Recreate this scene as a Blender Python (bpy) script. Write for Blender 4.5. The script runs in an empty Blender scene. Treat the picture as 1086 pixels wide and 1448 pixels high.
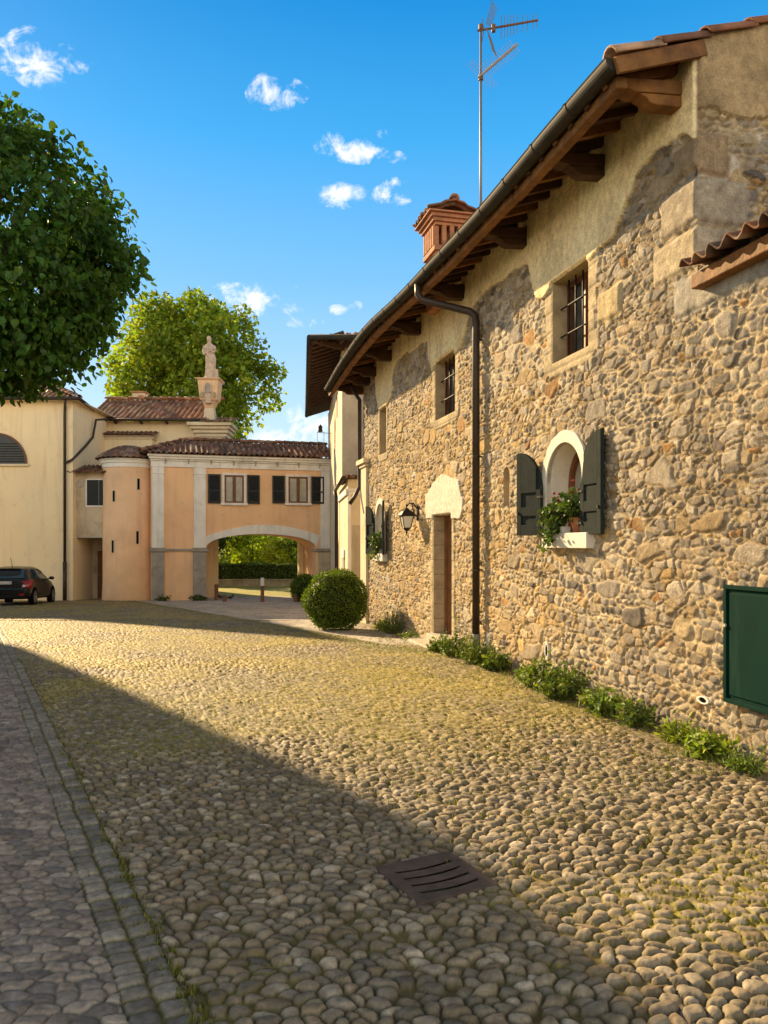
import bpy, bmesh, math, random
import numpy as np
from mathutils import Vector, Matrix
R = math.radians
rng = np.random.default_rng(7)
random.seed(7)
S = bpy.context.scene
COL = S.collection

# ------------------------------------------------------------------ helpers
def V3(*a): return np.array(a, float)
def nrm(v):
    v = np.asarray(v, float); return v/np.linalg.norm(v)

def link(o, parent=None, off=None):
    COL.objects.link(o)
    if parent is not None:
        o.parent = parent
        if off is not None: o.matrix_parent_inverse = Matrix.Translation(-Vector(off))
    return o

def np_mesh(name, verts, quads, mat, parent=None, cols=None, smooth=True, origin=(0, 0, 0), mat2=None, midx=None):
    verts = np.asarray(verts, np.float32) - np.asarray(origin, np.float32); quads = np.asarray(quads, np.int32)
    me = bpy.data.meshes.new(name)
    me.vertices.add(len(verts)); me.vertices.foreach_set('co', verts.ravel())
    n, k = quads.shape
    me.loops.add(n*k); me.loops.foreach_set('vertex_index', quads.ravel())
    me.polygons.add(n); me.polygons.foreach_set('loop_start', np.arange(0, n*k, k, dtype=np.int32))
    me.polygons.foreach_set('use_smooth', np.full(n, smooth, dtype=bool))
    if cols is not None:
        a = me.color_attributes.new('Col', 'FLOAT_COLOR', 'POINT')
        c = np.ones((len(verts), 4), np.float32); c[:, :3] = cols
        a.data.foreach_set('color', c.ravel())
    me.materials.append(mat)
    me.update(calc_edges=True)
    o = bpy.data.objects.new(name, me); o.location = origin
    return attach(o, parent)

def attach(o, parent):
    """parent keeps the object where it is (roots have only a location / z rotation)."""
    COL.objects.link(o)
    if parent is not None:
        o.parent = parent
        if parent.type == 'EMPTY' and not parent.get('local'):
            o.matrix_parent_inverse = Matrix.Translation(-parent.location)
    return o

def thing(name, label, cat, loc=(0, 0, 0), group=None, local=False):
    o = bpy.data.objects.new(name, None); o.location = loc; o.empty_display_size = .2
    COL.objects.link(o); tag(o, label, cat, group)
    if local: o['local'] = 1
    return o

def tag(o, label, cat, group=None, kind=None):
    o['label'] = label; o['category'] = cat
    if group: o['group'] = group
    if kind: o['kind'] = kind
    return o

class Frame:
    def __init__(s, O, U, N):
        s.O = V3(*O); s.U = V3(*U); s.N = V3(*N)
    def p(s, u, d, z):
        return s.O + s.U*u + s.N*d + V3(0, 0, z)
WORLD = Frame((0, 0, 0), (1, 0, 0), (0, -1, 0))
WXYZ = Frame((0, 0, 0), (1, 0, 0), (0, 1, 0))

class MB:
    def __init__(s): s.v = []; s.f = []
    def add(s, pts, faces):
        b = len(s.v); s.v += [tuple(map(float, p)) for p in pts]; s.f += [tuple(b+i for i in f) for f in faces]; return s
    def box(s, F, u0, u1, d0, d1, z0, z1):
        P = [F.p(u, d, z) for z in (z0, z1) for d in (d0, d1) for u in (u0, u1)]
        return s.add(P, [(0, 1, 3, 2), (4, 6, 7, 5), (0, 4, 5, 1), (2, 3, 7, 6), (0, 2, 6, 4), (1, 5, 7, 3)])
    def beam(s, a, b, w, h, up=(0, 0, 1)):
        a = V3(*a); b = V3(*b); t = nrm(b-a); r = nrm(np.cross(t, up)); q = np.cross(r, t)
        P = [p + r*x*w/2 + q*y*h/2 for p in (a, b) for x, y in ((-1, -1), (1, -1), (1, 1), (-1, 1))]
        return s.add(P, [(0, 1, 2, 3), (7, 6, 5, 4), (0, 4, 5, 1), (1, 5, 6, 2), (2, 6, 7, 3), (3, 7, 4, 0)])
    def tube(s, pts, r, n=8, caps=True):
        pts = [V3(*p) for p in pts]; rs = r if hasattr(r, '__len__') else [r]*len(pts)
        base = len(s.v); prev = None
        for i, p in enumerate(pts):
            t = nrm(pts[min(i+1, len(pts)-1)] - pts[max(i-1, 0)])
            if prev is None:
                a = V3(0, 0, 1) if abs(t[2]) < .9 else V3(1, 0, 0)
                x = nrm(np.cross(t, a))
            else: x = nrm(prev - t*np.dot(prev, t))
            prev = x; y = np.cross(t, x)
            s.v += [tuple(p + rs[i]*(math.cos(q)*x + math.sin(q)*y)) for q in [2*math.pi*k/n for k in range(n)]]
        for i in range(len(pts)-1):
            for k in range(n):
                a = base+i*n+k; b = base+i*n+(k+1) % n
                s.f.append((a, b, b+n, a+n))
        if caps:
            s.f.append(tuple(base+k for k in range(n))[::-1]); e = base+(len(pts)-1)*n
            s.f.append(tuple(e+k for k in range(n)))
        return s
    def lathe(s, c, prof, n=16, sx=1, sy=1):
        base = len(s.v)
        for r, z in prof:
            s.v += [(c[0]+sx*r*math.cos(2*math.pi*k/n), c[1]+sy*r*math.sin(2*math.pi*k/n), c[2]+z) for k in range(n)]
        for i in range(len(prof)-1):
            for k in range(n):
                a = base+i*n+k; b = base+i*n+(k+1) % n
                s.f.append((a, b, b+n, a+n))
        s.f.append(tuple(base+k for k in range(n))[::-1]); e = base+(len(prof)-1)*n
        s.f.append(tuple(e+k for k in range(n))); return s
    def prism(s, F, poly, d0, d1):
        """outline poly of (u, z) in frame F, thick from d0 to d1"""
        n = len(poly)
        P = [F.p(u, d0, z) for u, z in poly] + [F.p(u, d1, z) for u, z in poly]
        s.add(P, [tuple(range(n))[::-1], tuple(range(n, 2*n))] + [(i, (i+1) % n, n+(i+1) % n, n+i) for i in range(n)])
        return s
    def band(s, F, inner, outer, d0, d1):
        """ring strip between two equally long open outlines, thick d0..d1"""
        n = len(inner)
        P = [F.p(u, d1, z) for u, z in inner] + [F.p(u, d1, z) for u, z in outer] + [F.p(u, d0, z) for u, z in inner] + [F.p(u, d0, z) for u, z in outer]
        f = []
        for i in range(n-1):
            f += [(i, i+1, n+i+1, n+i), (2*n+i+1, 2*n+i, 3*n+i, 3*n+i+1), (i+1, i, 2*n+i, 2*n+i+1), (n+i, n+i+1, 3*n+i+1, 3*n+i)]
        f += [(0, n, 3*n, 2*n), (n-1, 3*n-1, 4*n-1, 2*n-1)]
        return s.add(P, f)
    def quadgrid(s, P):
        r, c = len(P), len(P[0])
        return s.add([p for row in P for p in row], [(i*c+j, i*c+j+1, (i+1)*c+j+1, (i+1)*c+j) for i in range(r-1) for j in range(c-1)])
    def build(s, name, mat, parent=None, smooth=False, bevel=0, origin=None, recalc=True):
        me = bpy.data.meshes.new(name)
        o0 = V3(*(origin if origin is not None else (0, 0, 0)))
        me.from_pydata([tuple(V3(*v)-o0) for v in s.v], [], s.f); me.materials.append(mat)
        bm = bmesh.new(); bm.from_mesh(me)
        if recalc: bmesh.ops.recalc_face_normals(bm, faces=bm.faces)
        bm.to_mesh(me); bm.free()
        if smooth: me.polygons.foreach_set('use_smooth', [True]*len(me.polygons))
        o = bpy.data.objects.new(name, me); o.location = tuple(o0)
        attach(o, parent)
        if bevel:
            m = o.modifiers.new('bevel', 'BEVEL'); m.width = bevel; m.segments = 2; m.limit_method = 'ANGLE'; m.angle_limit = R(40)
        return o

# ------------------------------------------------------------------ noise
def hsh(ix, iy, seed):
    a = (ix.astype(np.int64)*374761393 + iy.astype(np.int64)*668265263 + seed*974711) & 0xffffffff
    a = ((a ^ (a >> 13))*1274126177) & 0xffffffff
    a = ((a ^ (a >> 16))*2246822519) & 0xffffffff
    a = a ^ (a >> 15)
    return (a & 0xffffff).astype(np.float64)/0xffffff
def vnoise(x, y, seed=0):
    x0 = np.floor(x); y0 = np.floor(y); fx = x-x0; fy = y-y0
    fx = fx*fx*(3-2*fx); fy = fy*fy*(3-2*fy)
    a = hsh(x0, y0, seed); b = hsh(x0+1, y0, seed); c = hsh(x0, y0+1, seed); d = hsh(x0+1, y0+1, seed)
    return (a*(1-fx)+b*fx)*(1-fy)+(c*(1-fx)+d*fx)*fy
def fbm(x, y, seed=0, o=4):
    t = 0; w = 0; a = 1
    for i in range(o):
        t = t+a*vnoise(x*2**i, y*2**i, seed+i*17); w += a; a *= .5
    return t/w
def sst(a, b, x):
    t = np.clip((x-a)/(b-a), 0, 1); return t*t*(3-2*t)
def vor(x, y, sx, sy, seed, jit=.85, p=2., stretch=.25, wt=.15, orient=None, row=True):
    """anisotropic cell pattern: edge distance (0 on a joint), cell id randoms, offset from the cell centre"""
    X = x/sx; Y = y/sy
    F1 = np.full(X.shape, 9.); F2 = np.full(X.shape, 9.)
    ci = np.zeros(X.shape); cj = np.zeros(X.shape); ox = np.zeros(X.shape); oy = np.zeros(X.shape)
    j0 = np.floor(Y)
    for dj in (-1, 0, 1):
        jj = j0+dj
        sh = .5*(np.mod(jj, 2)) if row else 0
        i0 = np.floor(X-sh)
        for di in (-1, 0, 1):
            ii = i0+di
            px = ii+sh+.5+(hsh(ii, jj, seed)-.5)*jit; py = jj+.5+(hsh(ii, jj, seed+1)-.5)*jit
            dx = X-px; dy = Y-py
            th = (hsh(ii, jj, seed+2)-.5)*math.pi*(1. if orient is None else orient)
            st = 1+stretch*(hsh(ii, jj, seed+3)*2-.4)
            c, s_ = np.cos(th), np.sin(th)
            a = (dx*c+dy*s_)/st; b = (-dx*s_+dy*c)*st
            d = (np.abs(a)**p+np.abs(b)**p)**(1/p) if p != 2 else np.sqrt(a*a+b*b)
            d = d+wt*(hsh(ii, jj, seed+4)-.5)
            m = d < F1
            F2 = np.where(m, F1, np.minimum(F2, d))
            F1 = np.where(m, d, F1)
            ci = np.where(m, ii, ci); cj = np.where(m, jj, cj); ox = np.where(m, dx, ox); oy = np.where(m, dy, oy)
    return F2-F1, ci, cj, ox, oy, F1
def inpoly(x, y, poly):
    r = np.zeros(x.shape, bool); n = len(poly)
    for i in range(n):
        x1, y1 = poly[i]; x2, y2 = poly[(i+1) % n]
        if y1 == y2: continue
        c = ((y1 > y) != (y2 > y)) & (x < (x2-x1)*(y-y1)/(y2-y1)+x1)
        r ^= c
    return r
def pick(h, pal):
    """palette colour for random h in 0..1"""
    pal = np.array(pal); return pal[np.clip((h*len(pal)).astype(int), 0, len(pal)-1)]

# ------------------------------------------------------------------ materials
def mat(name, col=(.5, .5, .5), rough=.85, var=.15, scale=3., bump=.15, bscale=60., attr=False, metal=0, stain=None, spec=.3, trans=0, stretch=None, bdist=.01, var2=0):
    m = bpy.data.materials.new(name); m.use_nodes = True; nt = m.node_tree; N = nt.nodes; L = nt.links
    b = N['Principled BSDF']; out = N['Material Output']
    b.inputs['Roughness'].default_value = rough; b.inputs['Metallic'].default_value = metal
    b.inputs['Specular IOR Level'].default_value = spec
    tc = N.new('ShaderNodeTexCoord'); src = tc.outputs['Object']
    if stretch:
        mp = N.new('ShaderNodeMapping'); mp.inputs['Scale'].default_value = stretch; L.new(src, mp.inputs[0]); src = mp.outputs[0]
    if attr:
        a = N.new('ShaderNodeAttribute'); a.attribute_name = 'Col'; c = a.outputs['Color']
    else:
        rgb = N.new('ShaderNodeRGB'); rgb.outputs[0].default_value = (*col, 1); c = rgb.outputs[0]
    def noise(sc, det=5, rg=.6):
        n = N.new('ShaderNodeTexNoise'); n.inputs['Scale'].default_value = sc; n.inputs['Detail'].default_value = det; n.inputs['Roughness'].default_value = rg
        L.new(src, n.inputs['Vector']); return n.outputs['Fac']
    def mul(c, fac, lo, hi):
        mr = N.new('ShaderNodeMapRange'); mr.inputs['From Min'].default_value = .3; mr.inputs['From Max'].default_value = .7
        mr.inputs['To Min'].default_value = lo; mr.inputs['To Max'].default_value = hi; L.new(fac, mr.inputs[0])
        mx = N.new('ShaderNodeMix'); mx.data_type = 'RGBA'; mx.blend_type = 'MULTIPLY'; mx.inputs[0].default_value = 1
        L.new(c, mx.inputs[6]); L.new(mr.outputs[0], mx.inputs[7]); return mx.outputs[2]
    if stain:
        for (sc, scale_, lo, hi, amt) in stain:
            f = noise(scale_, 7, .65); mr = N.new('ShaderNodeMapRange'); mr.inputs['From Min'].default_value = lo; mr.inputs['From Max'].default_value = hi
            mr.inputs['To Max'].default_value = amt; L.new(f, mr.inputs[0])
            mx = N.new('ShaderNodeMix'); mx.data_type = 'RGBA'; mx.inputs[7].default_value = (*sc, 1)
            L.new(mr.outputs[0], mx.inputs[0]); L.new(c, mx.inputs[6]); c = mx.outputs[2]
    if var: c = mul(c, noise(scale), 1-var, 1+var)
    if var2: c = mul(c, noise(bscale, 3), 1-var2, 1+var2)
    L.new(c, b.inputs['Base Color'])
    if bump:
        bp = N.new('ShaderNodeBump'); bp.inputs['Strength'].default_value = bump; bp.inputs['Distance'].default_value = bdist
        L.new(noise(bscale, 6, .65), bp.inputs['Height']); L.new(bp.outputs[0], b.inputs['Normal'])
    if trans:
        t = N.new('ShaderNodeBsdfTranslucent'); ms = N.new('ShaderNodeMixShader'); ms.inputs[0].default_value = trans
        tm = N.new('ShaderNodeMix'); tm.data_type = 'RGBA'; tm.blend_type = 'MULTIPLY'; tm.inputs[0].default_value = 1; tm.inputs[7].default_value = (1.35, 1.45, .42, 1)
        L.new(c, tm.inputs[6]); L.new(tm.outputs[2], t.inputs['Color'])
        L.new(b.outputs[0], ms.inputs[1]); L.new(t.outputs[0], ms.inputs[2]); L.new(ms.outputs[0], out.inputs['Surface'])
    return m
M = {}
def streak(m, col, amt, sc=(1.6, 1.6, .13), lo=.52, hi=.74):
    nt = m.node_tree; N = nt.nodes; L = nt.links; b = N['Principled BSDF']; old = b.inputs['Base Color'].links[0].from_socket
    tc = N.new('ShaderNodeTexCoord'); mp = N.new('ShaderNodeMapping'); mp.inputs['Scale'].default_value = sc; L.new(tc.outputs['Object'], mp.inputs[0])
    n = N.new('ShaderNodeTexNoise'); n.inputs['Scale'].default_value = 2.2; n.inputs['Detail'].default_value = 8; n.inputs['Roughness'].default_value = .62; L.new(mp.outputs[0], n.inputs['Vector'])
    r = N.new('ShaderNodeMapRange'); r.inputs['From Min'].default_value = lo; r.inputs['From Max'].default_value = hi; r.inputs['To Max'].default_value = amt; L.new(n.outputs['Fac'], r.inputs[0])
    x = N.new('ShaderNodeMix'); x.data_type = 'RGBA'; x.inputs[7].default_value = (*col, 1); L.new(r.outputs[0], x.inputs[0]); L.new(old, x.inputs[6]); L.new(x.outputs[2], b.inputs['Base Color'])
M['stone'] = mat('rubble stone', attr=True, rough=.92, var=.22, scale=14, bump=.9, bscale=55, bdist=.012, spec=.15, var2=.2)
M['ground'] = mat('cobbles', attr=True, rough=.72, var=.2, scale=9, bump=.5, bscale=120, bdist=.004, spec=.3, var2=.12)
M['earth'] = mat('earth', (.17, .15, .08), stain=[((.09, .12, .03), .6, .4, .6, .8)], scale=.8, bump=.4, bscale=8, bdist=.05)
M['leaf_near'] = mat('near leaves', attr=True, rough=.5, var=0, bump=0, trans=.35, spec=.35)
M['leaf_far'] = mat('far leaves', attr=True, rough=.6, var=0, bump=0, trans=.45, spec=.2)
M['leaf_box'] = mat('box leaves', attr=True, rough=.55, var=0, bump=0, trans=.3, spec=.3)
M['bark'] = mat('bark', (.12, .085, .055), var=.3, scale=6, bump=.8, bscale=20, bdist=.03, stretch=(1, 1, .2))
M['tile'] = mat('roof tile', attr=True, rough=.9, var=.3, scale=5, bump=.4, bscale=40, stain=[((.10, .085, .06), 2.2, .5, .68, .75)])
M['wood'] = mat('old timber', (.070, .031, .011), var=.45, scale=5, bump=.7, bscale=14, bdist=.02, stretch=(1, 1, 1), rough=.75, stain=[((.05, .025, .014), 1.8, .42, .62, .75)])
M['wood_lit'] = mat('lit timber tone', (.21, .092, .022), var=.4, scale=6, bump=.6, bscale=18, bdist=.02, rough=.7, stain=[((.12, .05, .02), 2.5, .45, .65, .7)])  # lit copy of the old timber, sunlight put into its colour
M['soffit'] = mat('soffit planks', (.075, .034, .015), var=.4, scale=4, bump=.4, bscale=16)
M['gutter'] = mat('gutter metal', (.040, .036, .030), rough=.7, metal=.0, var=.3, scale=4, bump=.1, bscale=30, spec=.12)
M['pipe'] = mat('drainpipe', (.055, .040, .030), rough=.5, metal=.3, var=.25, scale=4, bump=.1, bscale=30)
M['lead'] = mat('grey pipe shoe', (.22, .21, .19), rough=.7, var=.2)
M['iron'] = mat('black iron', (.018, .017, .016), rough=.55, metal=.3, var=.3, bump=.2)
M['grate'] = mat('rusty cast iron', (.098, .072, .060), rough=.7, metal=.1, var=.35, scale=9, bump=.5, bscale=90, bdist=.004, stain=[((.11, .075, .055), 12, .5, .7, .6)])
M['void'] = mat('flat black', (.008, .008, .008), rough=1, var=0, bump=0, spec=0)  # near-black colour standing in for the shade inside openings
M['white_pl'] = mat('white plaster', (.68, .64, .56), var=.1, scale=3, bump=.3, bscale=30, stain=[((.45, .40, .31), 2.2, .52, .7, .5)])
M['white_far'] = mat('white trim', (.80, .76, .68), var=.08, scale=2, bump=.1, stain=[((.42, .38, .30), 1.1, .52, .72, .55)])
M['yellow'] = mat('yellow plaster', (.87, .70, .43), var=.06, scale=1, bump=.12, bscale=25, stain=[((.66, .50, .28), .5, .5, .75, .45), ((.50, .40, .25), 1.6, .58, .75, .5), ((.92, .70, .38), .9, .5, .7, .5)])
M['orange'] = mat('orange plaster', (.87, .54, .29), var=.06, scale=1, bump=.12, bscale=25, stain=[((.68, .40, .22), .7, .48, .7, .6), ((.90, .60, .36), 1.3, .5, .7, .5), ((.48, .32, .2), 2.6, .6, .74, .45)])
M['grey_pl'] = mat('old grey plaster', (.50, .40, .26), var=.15, scale=1.2, bump=.4, bscale=14, stain=[((.22, .20, .16), 1.1, .52, .68, .75), ((.55, .47, .33), 3, .5, .65, .5)])
M['cream'] = mat('cream plaster', (.68, .56, .38), var=.1, scale=1.2, bump=.3, bscale=14, stain=[((.42, .33, .2), 1.3, .55, .7, .6)])
M['pier'] = mat('grey pier stone', (.36, .32, .26), var=.3, scale=4, bump=.8, bscale=18, bdist=.02, stain=[((.17, .15, .13), 2, .48, .65, .7)])
M['shutter_far'] = mat('dark shutter paint', (.022, .026, .026), rough=.6, var=.15, bump=.05)
M['shutter'] = mat('green grey shutter paint', (.028, .034, .032), rough=.85, spec=.04, var=.2, scale=9, bump=.15, bscale=60)
M['sash'] = mat('brown sash', (.16, .06, .022), rough=.5, var=.25, scale=6)
M['door'] = mat('door wood', (.20, .085, .032), rough=.55, var=.35, scale=5, bump=.3)
M['hatch'] = mat('dark green enamel', (.003, .023, .017), rough=.75, var=.12, scale=3, bump=.06, bscale=20, spec=.05)
M['glass'] = mat('window glass', (.05, .06, .06), rough=.06, var=0, bump=.03, bscale=3, spec=.8)
M['curtain_glass'] = mat('pane before a pale curtain', (.36, .35, .29), rough=.12, var=.3, scale=2, bump=0, spec=.7)
M['lamp_glass'] = mat('frosted lamp glass', (.62, .60, .52), rough=.25, var=.08, bump=0, spec=.6)
M['sandstone'] = mat('smooth jamb stone', (.40, .315, .19), var=.22, scale=5, bump=.5, bscale=25, stain=[((.27, .21, .13), 3, .5, .66, .6)])
M['step'] = mat('worn step stone', (.46, .41, .33), var=.2, scale=6, bump=.4, bscale=30)
M['terracotta'] = mat('terracotta', (.34, .13, .06), var=.2, scale=9, bump=.2, bscale=50)
M['brick'] = mat('chimney terracotta', (.42, .19, .095), var=.3, scale=7, bump=.5, bscale=35, stain=[((.22, .12, .07), 4, .5, .66, .6)])
M['statue'] = mat('weathered statue stone', (.52, .40, .29), var=.25, scale=5, bump=.6, bscale=25, stain=[((.25, .21, .17), 4, .5, .66, .6)])
M['paint'] = mat('dark car paint', (.012, .013, .013), rough=.22, var=0, bump=0, spec=.7, metal=.2)
M['carglass'] = mat('car glass', (.012, .05, .075), rough=.05, var=0, bump=0, spec=.9)
M['red'] = mat('tail lamp red', (.35, .012, .012), rough=.15, var=.2, scale=20, bump=0, spec=.7)
M['plate'] = mat('number plate white', (.62, .58, .55), rough=.4, var=.1, bump=0)
M['rubber'] = mat('rubber', (.012, .012, .012), rough=.85, var=.1, bump=0)
M['alloy'] = mat('wheel alloy', (.45, .44, .42), rough=.3, metal=.8, var=0, bump=0)
M['bollard'] = mat('rusty post', (.20, .085, .04), rough=.75, var=.3, scale=7, bump=.3)
M['alu'] = mat('aerial aluminium', (.55, .54, .52), rough=.4, metal=.7, var=.1, bump=0)
M['mast'] = mat('aerial mast', (.20, .20, .19), rough=.5, metal=.5, var=.1, bump=0)
M['rustmetal'] = mat('aerial boom', (.16, .09, .05), rough=.6, var=.2, bump=0)
M['feather'] = mat('pigeon grey', (.05, .05, .055), rough=.7, var=.2, bump=0)
M['flower'] = mat('pale blossom', (.75, .70, .45), rough=.6, var=.1, bump=0, trans=.3)
M['pink'] = mat('dark red blossom', (.28, .03, .04), rough=.6, var=.2, bump=0)
M['peach_stone'] = mat('peach pedestal plaster', (.72, .47, .27), var=.12, scale=3, bump=.3, bscale=20, stain=[((.42, .31, .21), 2.5, .5, .7, .6)])
M['porch_pl'] = mat('weathered porch plaster', (.58, .46, .30), var=.15, scale=1.2, bump=.3, bscale=14, stain=[((.24, .20, .15), .9, .52, .68, .65), ((.66, .52, .32), 2, .5, .65, .5)])
M['dark_glass'] = mat('dull dark glass', (.05, .058, .062), rough=.35, var=.2, bump=0, spec=.25)
M['lowwall'] = mat('low garden wall stone', (.38, .30, .19), var=.3, scale=2.5, bump=.6, bscale=10, bdist=.03)

streak(M['yellow'], (.50, .40, .26), .38); streak(M['orange'], (.52, .34, .22), .42); streak(M['white_far'], (.40, .36, .29), .5); streak(M['cream'], (.45, .34, .22), .5); streak(M['porch_pl'], (.24, .21, .17), .6); streak(M['grey_pl'], (.22, .19, .15), .6)
streak(M['hatch'], (.016, .05, .036), .5, (3, 3, .5)); streak(M['shutter'], (.045, .05, .04), .5, (8, 8, .6))
# ------------------------------------------------------------------ camera, sun, sky
cam = bpy.data.cameras.new('camera'); co = bpy.data.objects.new('camera', cam); COL.objects.link(co)
co.location = (0, 0, 1.65); co.rotation_euler = (R(90), 0, 0)
cam.sensor_fit = 'AUTO'; cam.sensor_width = 36; cam.lens = 1100/1448*36; cam.shift_y = 46/1448; cam.clip_end = 5000; cam.clip_start = .05
S.camera = co
EL = R(25); DX, DY = nrm((.66, -.75))
sd = Vector((DX*math.cos(EL), DY*math.cos(EL), -math.sin(EL)))
sun = bpy.data.lights.new('sun', 'SUN'); sun.energy = 5.0; sun.angle = R(.7); sun.color = (1, .73, .39)
so = bpy.data.objects.new('sun', sun); COL.objects.link(so); so.rotation_euler = sd.to_track_quat('-Z', 'Y').to_euler(); so.location = (-30, 30, 40)
W = bpy.data.worlds.new('World'); S.world = W; W.use_nodes = True
def sky():
    nt = W.node_tree; N = nt.nodes; L = nt.links
    bg = N['Background']; bg.inputs[1].default_value = .115
    st = N.new('ShaderNodeTexSky'); st.sky_type = 'NISHITA'; st.sun_disc = False; st.sun_elevation = EL
    st.sun_rotation = math.atan2(-DX, -DY); st.air_density = 1.0; st.dust_density = .25; st.ozone_density = 3.0
    hs = N.new('ShaderNodeHueSaturation'); hs.inputs['Saturation'].default_value = 1.3; hs.inputs['Value'].default_value = 1.0
    L.new(st.outputs[0], hs.inputs['Color'])
    tc = N.new('ShaderNodeTexCoord'); sp = N.new('ShaderNodeSeparateXYZ'); L.new(tc.outputs['Generated'], sp.inputs[0])
    cr = N.new('ShaderNodeValToRGB'); L.new(sp.outputs[2], cr.inputs[0])
    stops = [(0, (1.0, .88, .68)), (.07, (.86, .86, .80)), (.16, (.60, .79, .97)), (.32, (.24, .58, .98)), (.46, (.06, .44, .92)), (.58, (.005, .28, .74)), (.66, (.12, .24, .42)), (.8, (.23, .225, .205)), (1, (.23, .225, .20))]  # pale zenith added above the view to neutralise the blue fill
    while len(cr.color_ramp.elements) < len(stops): cr.color_ramp.elements.new(.5)
    for e_, (p_, c_) in zip(cr.color_ramp.elements, stops): e_.position = p_; e_.color = (*c_, 1)
    br = N.new('ShaderNodeMix'); br.data_type = 'RGBA'; br.blend_type = 'MULTIPLY'; br.inputs[0].default_value = 1; br.inputs[7].default_value = (3.65, 3.85, 3.8, 1); L.new(cr.outputs[0], br.inputs[6])
    bl = N.new('ShaderNodeMix'); bl.data_type = 'RGBA'; bl.inputs[0].default_value = .9; L.new(hs.outputs[0], bl.inputs[6]); L.new(br.outputs[2], bl.inputs[7])
    def mth(op, a, b=None, c=None, clamp=False):
        n = N.new('ShaderNodeMath'); n.operation = op; n.use_clamp = clamp
        for i, v in enumerate((a, b, c)):
            if v is None: continue
            if isinstance(v, (int, float)): n.inputs[i].default_value = v
            else: L.new(v, n.inputs[i])
        return n.outputs[0]
    fill_band = mth('MULTIPLY', mth('MULTIPLY', sp.outputs[1], -2.2, clamp=True), mth('SUBTRACT', 1.35, mth('MULTIPLY', sp.outputs[2], 2.0), clamp=True))
    b2 = N.new('ShaderNodeMix'); b2.data_type = 'RGBA'; b2.inputs[7].default_value = (9.0, 8.0, 6.4, 1); L.new(fill_band, b2.inputs[0]); L.new(bl.outputs[2], b2.inputs[6]); bl = b2  # warm sky band behind the camera, added to brighten the shaded facades
    yy = mth('MAXIMUM', sp.outputs[1], .02)
    az = mth('DIVIDE', sp.outputs[0], yy); el = mth('DIVIDE', sp.outputs[2], yy)
    cb = N.new('ShaderNodeCombineXYZ'); L.new(az, cb.inputs[0]); L.new(el, cb.inputs[1])
    def noise(sc, det, rough, dist=0):
        n = N.new('ShaderNodeTexNoise'); n.inputs['Scale'].default_value = sc; n.inputs['Detail'].default_value = det
        n.inputs['Roughness'].default_value = rough; n.inputs['Distortion'].default_value = dist; L.new(cb.outputs[0], n.inputs['Vector']); return n.outputs['Fac']
    n1 = noise(27, 8, .66, .5); n2 = noise(80, 5, .6)
    tot = None
    # small fair-weather clouds: bearing (x/y), height (z/y), half width, half height, weight
    for a, e, ra, re, w in CLOUDS:
        d = mth('ADD', mth('POWER', mth('DIVIDE', mth('SUBTRACT', az, a), ra), 2.0), mth('POWER', mth('DIVIDE', mth('SUBTRACT', el, e), re), 2.0))
        k = mth('MULTIPLY', mth('SUBTRACT', 1.0, d, clamp=True), w)
        tot = k if tot is None else mth('MAXIMUM', tot, k)
    dens = mth('ADD', tot, mth('MULTIPLY', mth('SUBTRACT', n1, .52), 6.0))
    dens = mth('ADD', dens, mth('MULTIPLY', mth('SUBTRACT', n2, .5), 1.3))
    dens = mth('MULTIPLY', dens, mth('GREATER_THAN', tot, .001))
    fac = N.new('ShaderNodeMapRange'); fac.interpolation_type = 'SMOOTHSTEP'; fac.inputs['From Min'].default_value = .0; fac.inputs['From Max'].default_value = 2.0
    L.new(dens, fac.inputs[0])
    fr = mth('MULTIPLY', fac.outputs[0], mth('GREATER_THAN', sp.outputs[1], .03))
    mx = N.new('ShaderNodeMix'); mx.data_type = 'RGBA'; mx.inputs[7].default_value = (4.9, 4.75, 4.6, 1)
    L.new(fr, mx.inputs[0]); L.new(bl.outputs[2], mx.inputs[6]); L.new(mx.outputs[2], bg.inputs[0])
def cl(px, py, rx, ry, w): return ((px-543)/1100, (770-py)/1100, rx/1100, ry/1100, w)
CLOUDS = [cl(18, 72, 40, 36, 1.1), cl(62, 95, 46, 34, 1.2), cl(108, 98, 36, 13, .85), cl(40, 46, 16, 12, .7), cl(88, 66, 20, 9, .7), cl(392, 132, 46, 26, 1.05), cl(368, 116, 18, 14, .7),
          cl(508, 213, 46, 20, 1.1), cl(470, 205, 28, 20, .95), cl(555, 222, 20, 10, .6), cl(530, 188, 28, 12, .5), cl(483, 276, 40, 20, 1.05), cl(553, 276, 34, 17, .9), cl(560, 260, 20, 10, .6),
          cl(338, 424, 58, 28, 1.1), cl(385, 407, 14, 8, .7), cl(414, 404, 12, 7, .7), cl(415, 437, 26, 9, .55), cl(415, 455, 44, 9, .5), cl(478, 438, 16, 8, .6), cl(503, 432, 14, 7, .6),
          cl(438, 600, 44, 30, 1.2), cl(405, 622, 60, 26, 1.1)]
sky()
S.view_settings.view_transform = 'Standard'; S.view_settings.look = 'None'; S.view_settings.exposure = 1.2; S.view_settings.gamma = 1
S.cycles.max_bounces = 6; S.cycles.transparent_max_bounces = 8

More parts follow.
